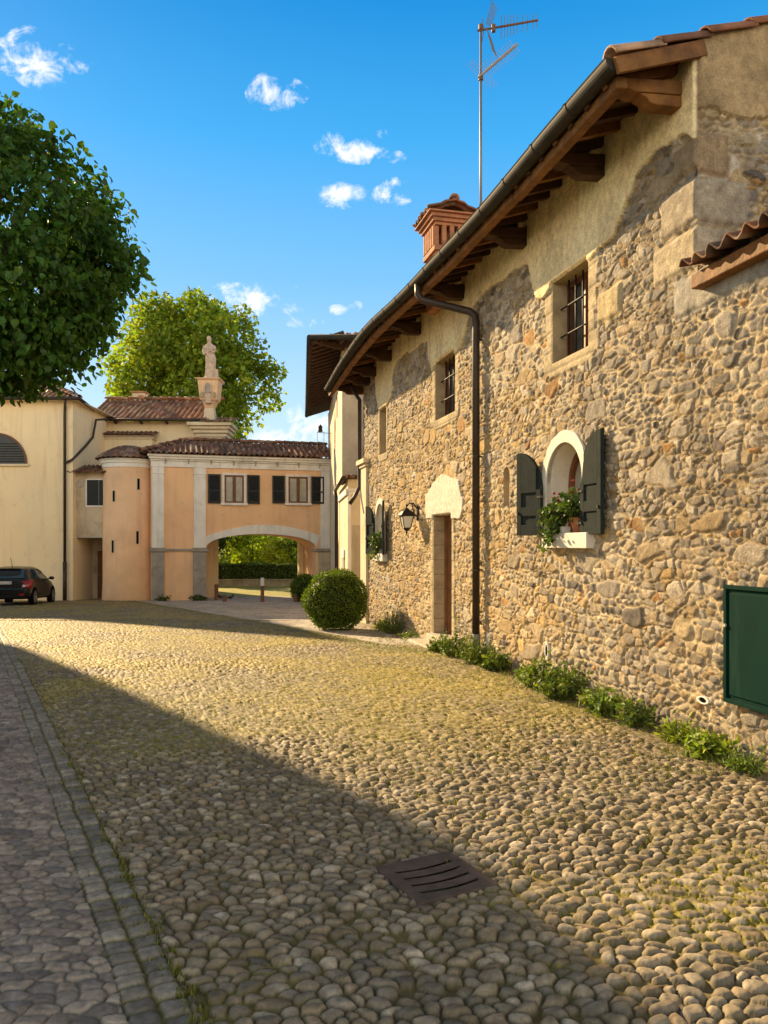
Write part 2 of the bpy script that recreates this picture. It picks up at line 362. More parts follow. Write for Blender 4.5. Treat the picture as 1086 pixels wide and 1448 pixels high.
# ------------------------------------------------------------------ ground
SL = .037
def zg(x, y):
    y = np.asarray(y, float); t = np.minimum(y, 300.)
    d = -SL*2*np.log1p(np.exp(np.clip((t-12)/2, -30, 30)))
    k = sst(36, 44, t)
    flat = -SL*25.5-.004*(t-37)
    r = d*(1-k)+flat*k
    r = np.where(y < 60, r, np.maximum(r, -1.1)); return r
def zgf(x, y): return float(zg(np.array([x]), np.array([y]))[0])
GC = (.2535, 3.82); GE = nrm((.368, .19)); GF = nrm((.19, -.368))     # the drain grate: centre and its two edge directions
def wallx(y): return 2.64-.246*(y-6.53)
def build_ground():
    ratio = 1.0029; n = int(math.log(52/2.15)/math.log(ratio)); ys = 2.15*ratio**np.arange(n+1); m = 920
    lo = -(.68*ys+.8); hi = np.minimum(.62*ys+.5, np.where(ys < 19.5, wallx(ys)+.12, 3.0+0*ys))
    t = np.linspace(0, 1, m+1)
    X = lo[:, None]+(hi-lo)[:, None]*t; Y = np.repeat(ys[:, None], m+1, 1)
    wx = X+.03*(fbm(X*2.2, Y*2.2, 3)-.5); wy = Y+.03*(fbm(X*2.2, Y*2.2, 5)-.5)
    q = (X+.76)*.88+(Y-2.68)*.475                                    # distance from the kerb line of setts
    q2 = (X+1.5)*.884+(Y-16.1)*.468
    base = zg(X, Y)+.035*(fbm(X*.35, Y*.35, 11)-.5)*sst(60, 5, Y)
    # --- river cobbles
    wyc = wy+.5*1.2*np.log1p(np.exp(np.clip((wy-4.2)/1.2, -20, 20)))     # the stones get smaller up the street
    e, ci, cj, ox, oy, f1 = vor(wx, wyc, .079, .075, 21, jit=.78, stretch=.28, wt=.26, orient=.6)
    r1 = hsh(ci, cj, 31); r2 = hsh(ci, cj, 32); r3 = hsh(ci, cj, 33)
    rim = np.minimum(e/.75, (.62-f1)/.50); k = np.clip(rim-.06, 0, 1); dome = np.sqrt(np.clip(1-(1-np.minimum(k*1.6, 1))**2, 0, 1))
    tilt = (ox*(r2-.5)+oy*(r3-.5))*.020
    h = .028*dome**.9*(.7+.6*r2)+tilt*sst(.05, .3, k)+.007*(fbm(X*38, Y*38, 78, 3)-.5)*sst(.02, .2, k)
    moss = sst(.36, .62, fbm(X*.55, Y*.55, 40)+.12*(fbm(X*3, Y*3, 41)-.5)+.34*sst(4.2, 8, Y)*sst(26, 16, Y)-.19); gap = 1-sst(.05+.04*moss, .18+.10*moss, rim+.07*(vnoise(X*60, Y*60, 8)-.5))
    pal = [(.27, .22, .155), (.22, .18, .13), (.33, .27, .19), (.185, .158, .12), (.29, .23, .15), (.25, .20, .135), (.38, .315, .23), (.27, .20, .125)]
    c = pick(r1, pal)*(.72+.56*r3)[..., None]
    sm = fbm(X*55, Y*55, 77, 3)[..., None]; c = c*(.66+.68*sm); dirt_ = (sst(.5, .8, fbm(X*16, Y*16, 79)+.25*(1-k))*.5)[..., None]; c = c*(1-dirt_)+np.array((.13, .105, .06))*dirt_
    soil = np.array((.15, .115, .05))*(1-moss[..., None])+np.array((.215, .185, .03))*moss[..., None]
    soil = soil*(.7+.6*vnoise(X*90, Y*90, 9))[..., None]
    h = h*(1-.12*moss)+gap*.012*moss*(.4+vnoise(X*70, Y*70, 12))
    lich_sun = (sst(.36, .78, fbm(X*1.1, Y*1.1, 52)+.35*(r2-.5)+.3*(fbm(X*7, Y*7, 53)-.5))*sst(3.5, 10, Y)*.75)[..., None]
    c = c*(1-lich_sun)+np.array((.38, .30, .065))*lich_sun  # yellow lichen tone that also puts the sunlit gold into the stones
    c = c*(1-gap[..., None])+soil*gap[..., None]
    # --- flat setts at the left and the two rows of the kerb
    ca, sa = .88, .475
    U = wx*ca+wy*sa; Vv = -wx*sa+wy*ca
    es, i2, j2, o2, p2, f2 = vor(wx+.012*(fbm(X*16, Y*16, 62)-.5), wy+.012*(fbm(X*16, Y*16, 63)-.5), .098, .066, 61, jit=.58, p=3.0, stretch=.12, wt=.2, orient=.22)
    s1 = hsh(i2, j2, 71); s2 = hsh(i2, j2, 72); s3 = hsh(i2, j2, 73)
    hs_ = .017*np.clip(es/.30, 0, 1)**.55+.016*(o2*(s2-.5)+p2*(s3-.5))+.010*fbm(X*30, Y*30, 15, 5)
    gs = 1-sst(.04, .15, es)
    cs = pick(s1, [(.235, .185, .145), (.19, .158, .13), (.27, .215, .165), (.165, .137, .118), (.26, .20, .155), (.31, .25, .19)])*1.15*(.8+.4*s2)[..., None]*(.6+.8*fbm(X*48, Y*48, 64, 3))[..., None]
    cs = cs*(1-gs[..., None]*.9)+(np.array((.25, .205, .145))*(.5+.9*fbm(X*9, Y*9, 65))[..., None])*gs[..., None]*.9
    q = q+.010*(fbm(X*9, Y*9, 92)-.5)*2; row = np.floor(q/.11); vv = (Vv+.016*(fbm(X*7, Y*7, 93)-.5)*2)/.095+.5*np.mod(row, 2)+.35*np.sin(Vv*3.1+row*2)
    iv = np.floor(vv); fv = np.abs(vv-iv-.5)*2; fq = np.abs(q/.11-row-.5)*2
    ek = np.minimum(1-np.maximum(fv**1.0, 0), 1-fq); k1 = hsh(row, iv, 90); k2 = hsh(row, iv, 91)
    ek = np.minimum(ek, 1.25-np.sqrt(fv**2+fq**2))+.12*(fbm(X*40, Y*40, 19)-.5)
    hk = .024*np.clip(ek/.4, 0, 1)**.55+.010*(k2-.5)+.005*fbm(X*25, Y*25, 16)
    gk = 1-sst(.06, .2, ek)
    ck = pick(k1, [(.225, .195, .155), (.195, .175, .145), (.26, .225, .175), (.24, .205, .165)])*(.7+.6*k2)[..., None]*(.62+.76*fbm(X*45, Y*45, 94, 3))[..., None]
    ck = ck*(1-gk[..., None])+(np.array((.16, .14, .045))*(.6+.8*vnoise(X*70, Y*70, 23))[..., None])*gk[..., None]
    qq = q+.012*(vnoise(X*6, Y*6, 2)-.5)
    sett = qq < -.11; kerb = (qq >= -.11) & (qq < .11)
    h = np.where(sett, hs_, np.where(kerb, hk, h)); c = np.where(sett[..., None], cs, np.where(kerb[..., None], ck, c))
    # --- pale flagged path to the archway
    ep, i3, j3, o3, p3, f3 = vor(wx, wy, .42, .30, 81, jit=.55, p=4, stretch=.1, wt=.1, orient=.15)
    t1 = hsh(i3, j3, 82); gp = 1-sst(.02, .09, ep)
    cp = np.array((.40, .36, .31))*(.75+.5*t1)[..., None]*(1-gp[..., None]*.45)
    q2n = q2+.25*(fbm(X*1.1, Y*1.1, 6)-.5)
    path = (q2n > 0) & (Y > 13.2)
    pm = (sst(-.02, .12, q2n)*(Y > 13.2))[..., None]
    edge = np.exp(-(q2n/.45)**2)*(q2n < .1)*(Y > 12)                   # grassy strip along the path
    hp = .008*np.clip(ep/.1, 0, 1)+.01*fbm(X*5, Y*5, 18)
    h = np.where(path, hp, h); c = c*(1-pm)+cp*pm
    eg = (edge*.75*sst(.3, .5, vnoise(X*5, Y*5, 14)+.15))[..., None]
    c = c*(1-eg)+np.array((.14, .145, .035))*eg
    # --- worn earth along the foot of the house, beaten earth and turf beyond the arch
    dw = (wallx(Y)-X)
    foot = sst(.55, .12, dw+.3*(fbm(X*2.5, Y*2.5, 27)-.5))*(Y < 19)
    ce = np.array((.22, .175, .10))*(.7+.6*fbm(X*30, Y*30, 28))[..., None]
    h = h*(1-.75*foot); c = c*(1-foot[..., None]*.85)+ce*foot[..., None]*.85
    gr = (sst(38.2, 40, Y+1.5*(fbm(X*.8, Y*.8, 29)-.5)))[..., None]
    c = c*(1-gr)+np.array((.30, .27, .06))*(.75+.5*fbm(X*3, Y*3, 30))[..., None]*gr
    # --- pit for the drain, its shade painted near-black
    a = (X-GC[0])*GE[0]+(Y-GC[1])*GE[1]; b = (X-GC[0])*GF[0]+(Y-GC[1])*GF[1]
    pit = (np.abs(a) < .205) & (np.abs(b) < .21)
    Z = base+h
    Z = np.where(pit, zgf(*GC)-.12, Z); c = np.where(pit[..., None], np.array((.012, .011, .010)), c)
    idx = np.arange((n+1)*(m+1)).reshape(n+1, m+1)
    quads = np.stack([idx[:-1, :-1], idx[:-1, 1:], idx[1:, 1:], idx[1:, :-1]], -1).reshape(-1, 4)
    o = np_mesh('cobbled_pavement', np.stack([X, Y, Z], -1).reshape(-1, 3), quads, M['ground'], cols=np.clip(c, .01, .9).reshape(-1, 3))
    o['kind'] = 'structure'
    # the wide ground under and beyond it
    g = np.concatenate([-np.geomspace(900, 4, 40), np.linspace(-3.5, 3.5, 15), np.geomspace(4, 900, 40)])
    gy = np.concatenate([np.linspace(-60, 60, 121), np.geomspace(62, 1200, 40)])
    X, Y = np.meshgrid(g, gy); Z = zg(X, Y)-.10
    r, k_ = X.shape; idx = np.arange(r*k_).reshape(r, k_)
    quads = np.stack([idx[:-1, :-1], idx[:-1, 1:], idx[1:, 1:], idx[1:, :-1]], -1).reshape(-1, 4)
    o = np_mesh('ground', np.stack([X, Y, Z], -1).reshape(-1, 3), quads, M['earth']); o['kind'] = 'structure'
build_ground()

def bow(u): return np.exp(-((u-9.3)/3.6)**2)
# ------------------------------------------------------------------ the long stone house
HF = Frame((2.64, 6.53, 0), (-.2389, .971, 0), (-.971, -.2389, 0))       # along the street front, out into the street
GF_ = Frame((2.64, 6.53, 0), (.971, .2389, 0), (-.2389*-1*-1, -.971*-1*-1, 0))
GF_ = Frame((2.64, 6.53, 0), (.971, .2389, 0), (.2389, -.971, 0))        # along the gable, out towards the viewer
house = thing('stone_house', 'long rubble stone house with deep timber eaves along the cobbled street', 'house', (2.64, 6.53, 0))
U1 = 13.1
PLASTER = [(-.4, 6.3), (-.4, 5.03), (-.003, 5.062), (.122, 5.155), (.374, 5.191), (.59, 5.214), (.879, 5.141), (1.128, 4.908), (1.352, 4.716), (1.78, 4.638), (2.659, 4.715), (2.659, 4.674), (2.846, 4.60), (3.08, 4.66), (3.202, 4.936), (3.284, 5.166), (3.787, 5.223), (4.525, 5.275), (4.934, 5.273), (5.223, 5.257), (5.435, 5.138), (5.622, 4.963), (5.848, 4.713), (6.082, 4.702), (7.19, 4.789), (7.275, 4.702), (7.481, 4.91), (7.608, 5.256), (7.958, 5.331), (8.279, 5.332), (9.171, 5.439), (9.771, 5.421), (10., 5.341), (10.117, 5.218), (10.176, 4.768), (10.665, 4.659), (11.25, 4.665), (11.385, 4.735), (11.592, 5.045), (11.662, 5.432), (11.948, 6.3)]
WHITE = [(7.694, 2.121), (7.737, 2.544), (7.523, 2.593), (7.315, 2.703), (7.034, 2.767), (6.802, 2.832), (6.578, 2.789), (6.361, 2.759), (6.082, 2.713), (5.947, 2.668), (5.881, 2.54), (5.815, 2.425), (5.718, 2.353), (5.75, 2.179), (5.848, 2.061), (6.323, 2.06), (6.323, 2.15), (7.312, 2.15), (7.312, 2.10)]
RECTS = [(1.823, 2.657, 3.77, 4.70), (6.148, 7.188, 3.80, 4.79), (10.73, 11.34, 3.67, 4.66), (6.323, 7.312, .10, 2.15)]
ARCHES = [(1.936, 2.811, 1.78, 2.37), (10.92, 11.66, 1.45, 2.20), (3.975, 4.165, 2.17, 2.60)]     # u0, u1, sill, spring
HATCH = (-1.46, -.43, .43, 1.325)
def rdist(u, z, r):
    dx = np.maximum(np.maximum(r[0]-u, u-r[1]), 0); dz = np.maximum(np.maximum(r[2]-z, z-r[3]), 0); return np.sqrt(dx*dx+dz*dz)
def stonework(u, z, seed, near=True):
    """height out of the wall plane and stone colour of coursed rubble"""
    wu = u+.07*(fbm(u*2.3, z*2.3, seed+1)-.5)*2; wz = z+.05*(fbm(u*2, z*2, seed+2)-.5)*2
    wu = wu+.012*(fbm(u*14, z*14, seed+3)-.5); wz = wz+.012*(fbm(u*14, z*14, seed+4)-.5)
    def lay(sx, sy, sd, p, jit):
        e, i, j, ox, oy, f = vor(wu, wz, sx, sy, sd, jit=jit, p=p, stretch=.15, wt=.3, orient=.22)
        return e, i, j, ox, oy
    e1, i1, j1, x1, y1 = lay(.36, .215, seed+10, 4.5, .6)
    e2, i2, j2, x2, y2 = lay(.165, .095, seed+20, 3.0, .72)
    e3, i3, j3, x3, y3 = lay(.095, .066, seed+30, 2.4, .8)
    zone = fbm(u*.8, z*.8, seed+6)
    a1 = hsh(i1, j1, seed+40); big = a1 < (.06+.09*(zone > .52))
    a3 = hsh(i1, j1, seed+41); small = (a3 > .62) & ~big
    e = np.where(big, e1*1.1, np.where(small, np.minimum(e3*.55, e1*1.1), np.minimum(e2*.8, e1*1.1)))
    ox = np.where(big, x1, np.where(small, x3, x2)); oy = np.where(big, y1, np.where(small, y3, y2))
    ii = np.where(big, i1+9000, np.where(small, i3+20000, i2)); jj = np.where(big, j1, np.where(small, j3, j2))
    r1 = hsh(ii, jj, seed+50); r2 = hsh(ii, jj, seed+51); r3 = hsh(ii, jj, seed+52); r4 = hsh(ii, jj, seed+53)
    rag = .055*(fbm(u*38, z*38, seed+7, 3)-.5)
    k = np.clip((e+rag-.03)/.15, 0, 1)
    face = np.where(big, .012*fbm(u*16, z*16, seed+8), .010*fbm(u*22, z*22, seed+9))
    h = (.012+.019*r3)*(1-(1-k)**3)+face+(ox*(r1-.5)*.03+oy*(r4-.5)*.034)*k
    mort = 1-sst(.030, .105, e+rag)
    # pointing that has been smeared over many joints
    smear = sst(.41, .60, fbm(u*1.7, z*1.7, seed+12)); h = h*(1-.45*smear*(1-sst(.05, .3, e)))+.009*smear
    pal = [(.49, .37, .20), (.44, .325, .17), (.54, .43, .26), (.40, .30, .17), (.47, .37, .23), (.52, .365, .165), (.36, .30, .215), (.56, .46, .31), (.43, .32, .18), (.40, .33, .235)]
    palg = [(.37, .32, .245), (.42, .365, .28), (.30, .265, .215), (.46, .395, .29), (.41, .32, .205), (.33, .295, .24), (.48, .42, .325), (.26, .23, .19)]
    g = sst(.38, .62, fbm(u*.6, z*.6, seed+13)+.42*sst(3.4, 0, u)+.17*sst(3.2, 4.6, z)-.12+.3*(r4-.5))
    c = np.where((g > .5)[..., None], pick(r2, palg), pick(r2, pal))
    rust = (r1 > .972)[..., None]; c = np.where(rust, np.array((.40, .235, .10)), c)
    dark = (r1 < .05)[..., None]; c = np.where(dark, np.array((.17, .15, .13)), c)
    c = c*np.array((.95, .93, .93))*(.70+.56*r4)[..., None]*(1-.22*sst(2.6, -.3, u+1.2*(zone-.5)))[..., None]*(.70+.60*fbm(u*30, z*30, seed+14, 3))[..., None]  # tone drops towards the near end: light falloff put into the stone colour
    mc = (np.array((.30, .225, .125))*(1-smear[..., None])+np.array((.50, .40, .25))*smear[..., None])*(.75+.5*fbm(u*26, z*26, seed+15, 3))[..., None]
    c = c*(1-mort[..., None])+mc*mort[..., None]
    return h, c
def grid_lines(a, b, step, marks):
    xs = [a]; x = a
    while x < b:
        x += step(x) if callable(step) else step; xs.append(min(x, b))
    xs = np.array(xs)
    for m in marks:
        if a < m < b: xs[np.argmin(np.abs(xs-m))] = m
    return np.unique(xs)
def build_house_wall():
    mu = [r[0] for r in RECTS+ARCHES]+[r[1] for r in RECTS+ARCHES]+[-.03]; mz = [r[2] for r in RECTS+ARCHES]+[r[3] for r in RECTS]
    us = grid_lines(-3.6, U1, lambda u: .0105+.0014*max(u, 0), mu); zs = grid_lines(-.65, 6.02, .0115, mz+[4.02])
    u, z = np.meshgrid(us, zs)
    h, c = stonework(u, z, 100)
    # smooth dressed stones round the upper windows and the door
    for (r, w) in ((RECTS[0], .20), (RECTS[1], .17), (RECTS[2], .14), (RECTS[3], .16)):
        wn = w*(.75+.5*hsh(np.floor(z/.23), 0*z, int(r[0]*10)))
        d = rdist(u, z, r); m = sst(wn+.02, wn-.02, d)*(z < r[3]+.03)
        jt = np.minimum(np.abs(z/.23-np.round(z/.23))*.23, .02)/.02
        hh = .022+.012*jt+.008*fbm(u*18, z*18, 5); cc = np.array((.44, .355, .225))*(.8+.35*hsh(np.floor(z/.23+.5), np.floor(u*2), 8))[..., None]*(.85+.3*fbm(u*24, z*24, 6))[..., None]*(.72+.28*jt)[..., None]
        h = h*(1-m)+hh*m; c = c*(1-m[..., None])+cc*m[..., None]
    # corner blocks
    for (a, b, z0, z1, cc) in ((-.02, .50, 4.36, 4.74, (.33, .275, .20)), (-.02, .30, 4.80, 5.08, (.28, .205, .125)), (-.02, .62, 3.98, 4.32, (.40, .33, .22)), (1.15, 1.62, 3.92, 4.25, (.47, .37, .21)), (-.02, .3, 3.6, 3.94, (.33, .30, .25))):
        r = (a, b, z0, z1); ins = np.minimum(np.minimum(u-a if a > 0 else 9+0*u, b-u), np.minimum(z-z0, z1-z))+.03*(fbm(u*8, z*8, 44)-.5)
        m = sst(-.012, .006, ins); hh = .018+.028*sst(0, .05, ins)+.014*fbm(u*12, z*12, 45)
        h = h*(1-m)+hh*m; c = c*(1-m[..., None])+(np.array(cc)*(.65+.7*fbm(u*11, z*11, 46))[..., None])*m[..., None]
    ju = u+.10*(fbm(u*3.2, z*3.2, 55)-.5)+.03*(fbm(u*14, z*14, 56)-.5); jz = z+.10*(fbm(u*3.2, z*3.2, 57)-.5)+.03*(fbm(u*14, z*14, 58)-.5)
    pl = inpoly(ju, jz, PLASTER) & (u > -.02)
    n = fbm(u*2.2, z*2.2, 61); c = np.where(pl[..., None], np.array((.90, .72, .41))*(.86+.28*n)[..., None], c)
    h = np.where(pl, .056+.014*fbm(u*3, z*3, 62)+.0035*fbm(u*25, z*25, 63), h)
    dirt = (pl*sst(.55, .7, fbm(u*5, z*1.6, 64)+.15*sst(5.3, 5.8, z)))[..., None]*.28; c = c*(1-dirt)+np.array((.36, .27, .14))*dirt
    wh = inpoly(ju*.35+u*.65, jz*.35+z*.65, WHITE); c = np.where(wh[..., None], np.array((.66, .60, .50))*(.92+.16*fbm(u*6, z*6, 66))[..., None], c)
    h = np.where(wh, .050+.010*fbm(u*4, z*4, 67), h)
    blob = np.exp(-(((u-8.55)/.10)**2+((z-2.98)/.11)**2)) > .5; c = np.where(blob[..., None], np.array((.62, .57, .48)), c)
    # darker stones towards the foot
    foot_tone = (sst(.35, 0, z-zg(0*u, 6.53+.971*u)+.25*(fbm(u*3, z*3, 71)-.5))*.45)[..., None]; c = c*(1-foot_tone)+np.array((.20, .175, .135))*foot_tone
    # quiet the relief right at openings so jambs meet it
    for r in RECTS: h = h+(.026-h)*sst(.03, 0, rdist(u, z, r))
    for (a, b, s0, s1) in ARCHES:
        rad = (b-a)/2; cu = (a+b)/2
        dd = np.where(z > s1, np.hypot(u-cu, z-s1)-rad, np.where(z > s0, np.abs(u-cu)-rad, 9)); h = h+(.02-h)*sst(.22 if rad > .2 else .03, .1 if rad > .2 else 0, np.abs(dd))
    h = h+(.03-h)*sst(.02, 0, u+.03)*(z > 4.05)
    ns, nu = u.shape
    P = HF.O+u[..., None]*HF.U+h[..., None]*HF.N; P[..., 2] = z
    idx = np.arange(ns*nu).reshape(ns, nu)
    quads = np.stack([idx[:-1, :-1], idx[:-1, 1:], idx[1:, 1:], idx[1:, :-1]], -1)[:, :, ::-1]
    uc = (u[:-1, :-1]+u[1:, 1:])/2; zc = (z[:-1, :-1]+z[1:, 1:])/2
    keep = ~((uc < -.03) & (zc > 4.02)); keep &= zc < 5.84+.13*bow(uc)
    for r in RECTS: keep &= ~((uc > r[0]) & (uc < r[1]) & (zc > r[2]) & (zc < r[3]))
    for (a, b, s0, s1) in ARCHES:
        keep &= ~((uc > a) & (uc < b) & (zc > s0) & (zc <= s1)); keep &= ~((np.hypot(uc-(a+b)/2, zc-s1) < (b-a)/2) & (zc > s1))
    keep &= zc > zg(0*uc, 6.53+.971*uc)-.25
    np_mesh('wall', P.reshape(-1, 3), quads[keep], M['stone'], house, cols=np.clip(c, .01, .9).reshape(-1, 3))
    # gable end above the annex
    ts = grid_lines(-.03, 4.6, lambda t: .0105+.01*max(t-1.2, 0), []); zs = grid_lines(3.7, 7.2, .0115, [])
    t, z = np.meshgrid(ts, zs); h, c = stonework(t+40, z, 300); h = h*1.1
    for (a, b, z0, z1, cc) in ((-.02, .27, 4.74, 5.10, (.30, .215, .125)), (-.02, .46, 4.33, 4.72, (.36, .30, .215)), (-.02, .30, 3.95, 4.31, (.40, .33, .23))):
        ins = np.minimum(b-t, np.minimum(z-z0, z1-z))+.03*(fbm(t*8, z*8, 47)-.5); m = sst(-.012, .006, ins)
        h = h*(1-m)+(.018+.026*sst(0, .05, ins)+.014*fbm(t*12, z*12, 48))*m; c = c*(1-m[..., None])+(np.array(cc)*(.65+.7*fbm(t*11, z*11, 49))[..., None])*m[..., None]
    pl = z > 5.28+.16*(fbm(t*4, z*4, 50)-.5)*2+.1*t
    c = np.where(pl[..., None], np.array((.33, .235, .125))*(.35+1.3*fbm(t*3.5, z*3, 51, 5))[..., None], c); h = np.where(pl, .05+.012*fbm(t*5, z*5, 52)+.004*fbm(t*30, z*30, 53), h)
    h = h+(.03-h)*sst(.02, 0, t+.03)
    P = GF_.O+t[..., None]*GF_.U+h[..., None]*GF_.N; P[..., 2] = z
    ns, nu = t.shape; idx = np.arange(ns*nu).reshape(ns, nu)
    quads = np.stack([idx[:-1, :-1], idx[:-1, 1:], idx[1:, 1:], idx[1:, :-1]], -1)
    tc = (t[:-1, :-1]+t[1:, 1:])/2; zc = (z[:-1, :-1]+z[1:, 1:])/2
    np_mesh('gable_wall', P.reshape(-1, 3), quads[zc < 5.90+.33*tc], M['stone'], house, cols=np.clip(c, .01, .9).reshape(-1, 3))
    # the unseen sides: far gable and back
    mb = MB(); mb.prism(Frame(HF.p(U1, 0, 0), tuple(GF_.U), tuple(HF.U)), [(0, -.9), (9, -.9), (9, 5.9), (4.5, 7.35), (0, 5.9)], -.3, .0)
    mb.box(HF, .1, U1-.35, -9, -8.7, -.9, 5.9)
    mb.build('rear_wall', M['grey_pl'], house)
build_house_wall()

def arc(u0, u1, s0, s1, grow=0, n=20, foot=True):
    """open outline: up one jamb, round the arch and down the other; grown outward by `grow`"""
    r = (u1-u0)/2; c = (u0+u1)/2
    pts = [(c-r-grow, s0)] if foot else []
    pts += [(c-(r+grow)*math.cos(math.pi*k/n), s1+(r+grow)*math.sin(math.pi*k/n)) for k in range(n+1)]
    if foot: pts.append((c+r+grow, s0))
    return pts
def strip(mb, F, outline, d0, d1):
    P = [[F.p(u, d, z) for u, z in outline] for d in (d0, d1)]
    return mb.quadgrid(P)

def tile_roof(name, parent, O, U, Vv, poly, pitch=.2, course=.36, amp=.035, seed=1, tone=1., thick=.018, fine=6, mat_=None, origin=None):
    O = V3(*O); U = nrm(U); Vv = nrm(Vv); N = np.cross(U, Vv)
    if N[2] < 0: N = -N
    pu = [p[0] for p in poly]; pv = [p[1] for p in poly]
    us = np.arange(min(pu), max(pu)+pitch/fine*.5, pitch/fine); vs = np.arange(min(pv), max(pv)+course/3*.5, course/4)
    u, v = np.meshgrid(us, vs)
    iu = np.floor(u/pitch); f = u/pitch-iu; iv = np.floor(v/course+1e-6); g = v/course-iv
    rr = hsh(iu, iv, seed); jit = (rr-.5)
    h = np.where(f < .62, amp*np.sin(np.pi*np.clip(f/.62, 0, 1)), -amp*.55*np.sin(np.pi*np.clip((f-.62)/.38, 0, 1)))
    h = h+.026*(1-g)+.012*jit+.02*(fbm(u*.5, v*.5, seed+3)-.5)*2
    u2 = u+.012*(hsh(iu, iv, seed+5)-.5); v2 = v+.03*(hsh(iu, iv, seed+6)-.5)
    P = O+u2[..., None]*U+v2[..., None]*Vv+h[..., None]*N
    pal = [(.25, .105, .058), (.20, .088, .052), (.31, .15, .085), (.155, .075, .05), (.34, .20, .12), (.28, .115, .06), (.38, .26, .17), (.13, .075, .055), (.23, .10, .055)]
    c = pick(hsh(iu+50*(f > .62), iv, seed+9), pal)*(.8+.4*hsh(iu, iv, seed+10))[..., None]*tone
    nv, nu = u.shape; idx = np.arange(nv*nu).reshape(nv, nu)
    quads = np.stack([idx[:-1, :-1], idx[:-1, 1:], idx[1:, 1:], idx[1:, :-1]], -1)
    if np.dot(np.cross(U, Vv), N) < 0: quads = quads[:, :, ::-1]
    uc = (u[:-1, :-1]+u[1:, 1:])/2; vc = (v[:-1, :-1]+v[1:, 1:])/2
    keep = inpoly(uc, vc, poly)
    o = np_mesh(name, P.reshape(-1, 3), quads[keep], mat_ or M['tile'], parent, cols=c.reshape(-1, 3), origin=origin or (0, 0, 0))
    m = o.modifiers.new('thick', 'SOLIDIFY'); m.thickness = thick; m.offset = -1
    return o
def ridge_tiles(name, parent, a, b, r=.10, L=.42, seed=3, tone=1., endlift=.0):
    a = V3(*a); b = V3(*b); t = b-a; D = np.linalg.norm(t); t = t/D; s = nrm(np.cross(t, (0, 0, 1))); up = np.cross(s, t)
    vs = []; q = []; cs = []; n = max(1, round(D/L)); rg = np.random.default_rng(seed)
    pal = np.array([(.27, .115, .06), (.22, .095, .055), (.32, .16, .09), (.36, .22, .14), (.18, .085, .055)])
    for i in range(n):
        c = pal[rg.integers(len(pal))]*tone*(.8+.4*rg.random()); j = (rg.random(2)-.5)*.02
        for w, (rr, k) in enumerate(((r*1.1, i), (r*.92, i+1.06))):
            base = a+t*D*k/n+s*j[0]+up*(j[1]+(.012 if w == 0 else 0))
            for h in range(9):
                th = math.pi*h/8; vs.append(base+s*rr*math.cos(th)+up*rr*math.sin(th)*.9); cs.append(c)
        b0 = len(vs)-18; q += [(b0+h, b0+h+1, b0+10+h, b0+9+h) for h in range(8)]
    o = np_mesh(name, vs, q, M['tile'], parent, cols=np.array(cs)); m = o.modifiers.new('thick', 'SOLIDIFY'); m.thickness = .018; m.offset = -1; return o

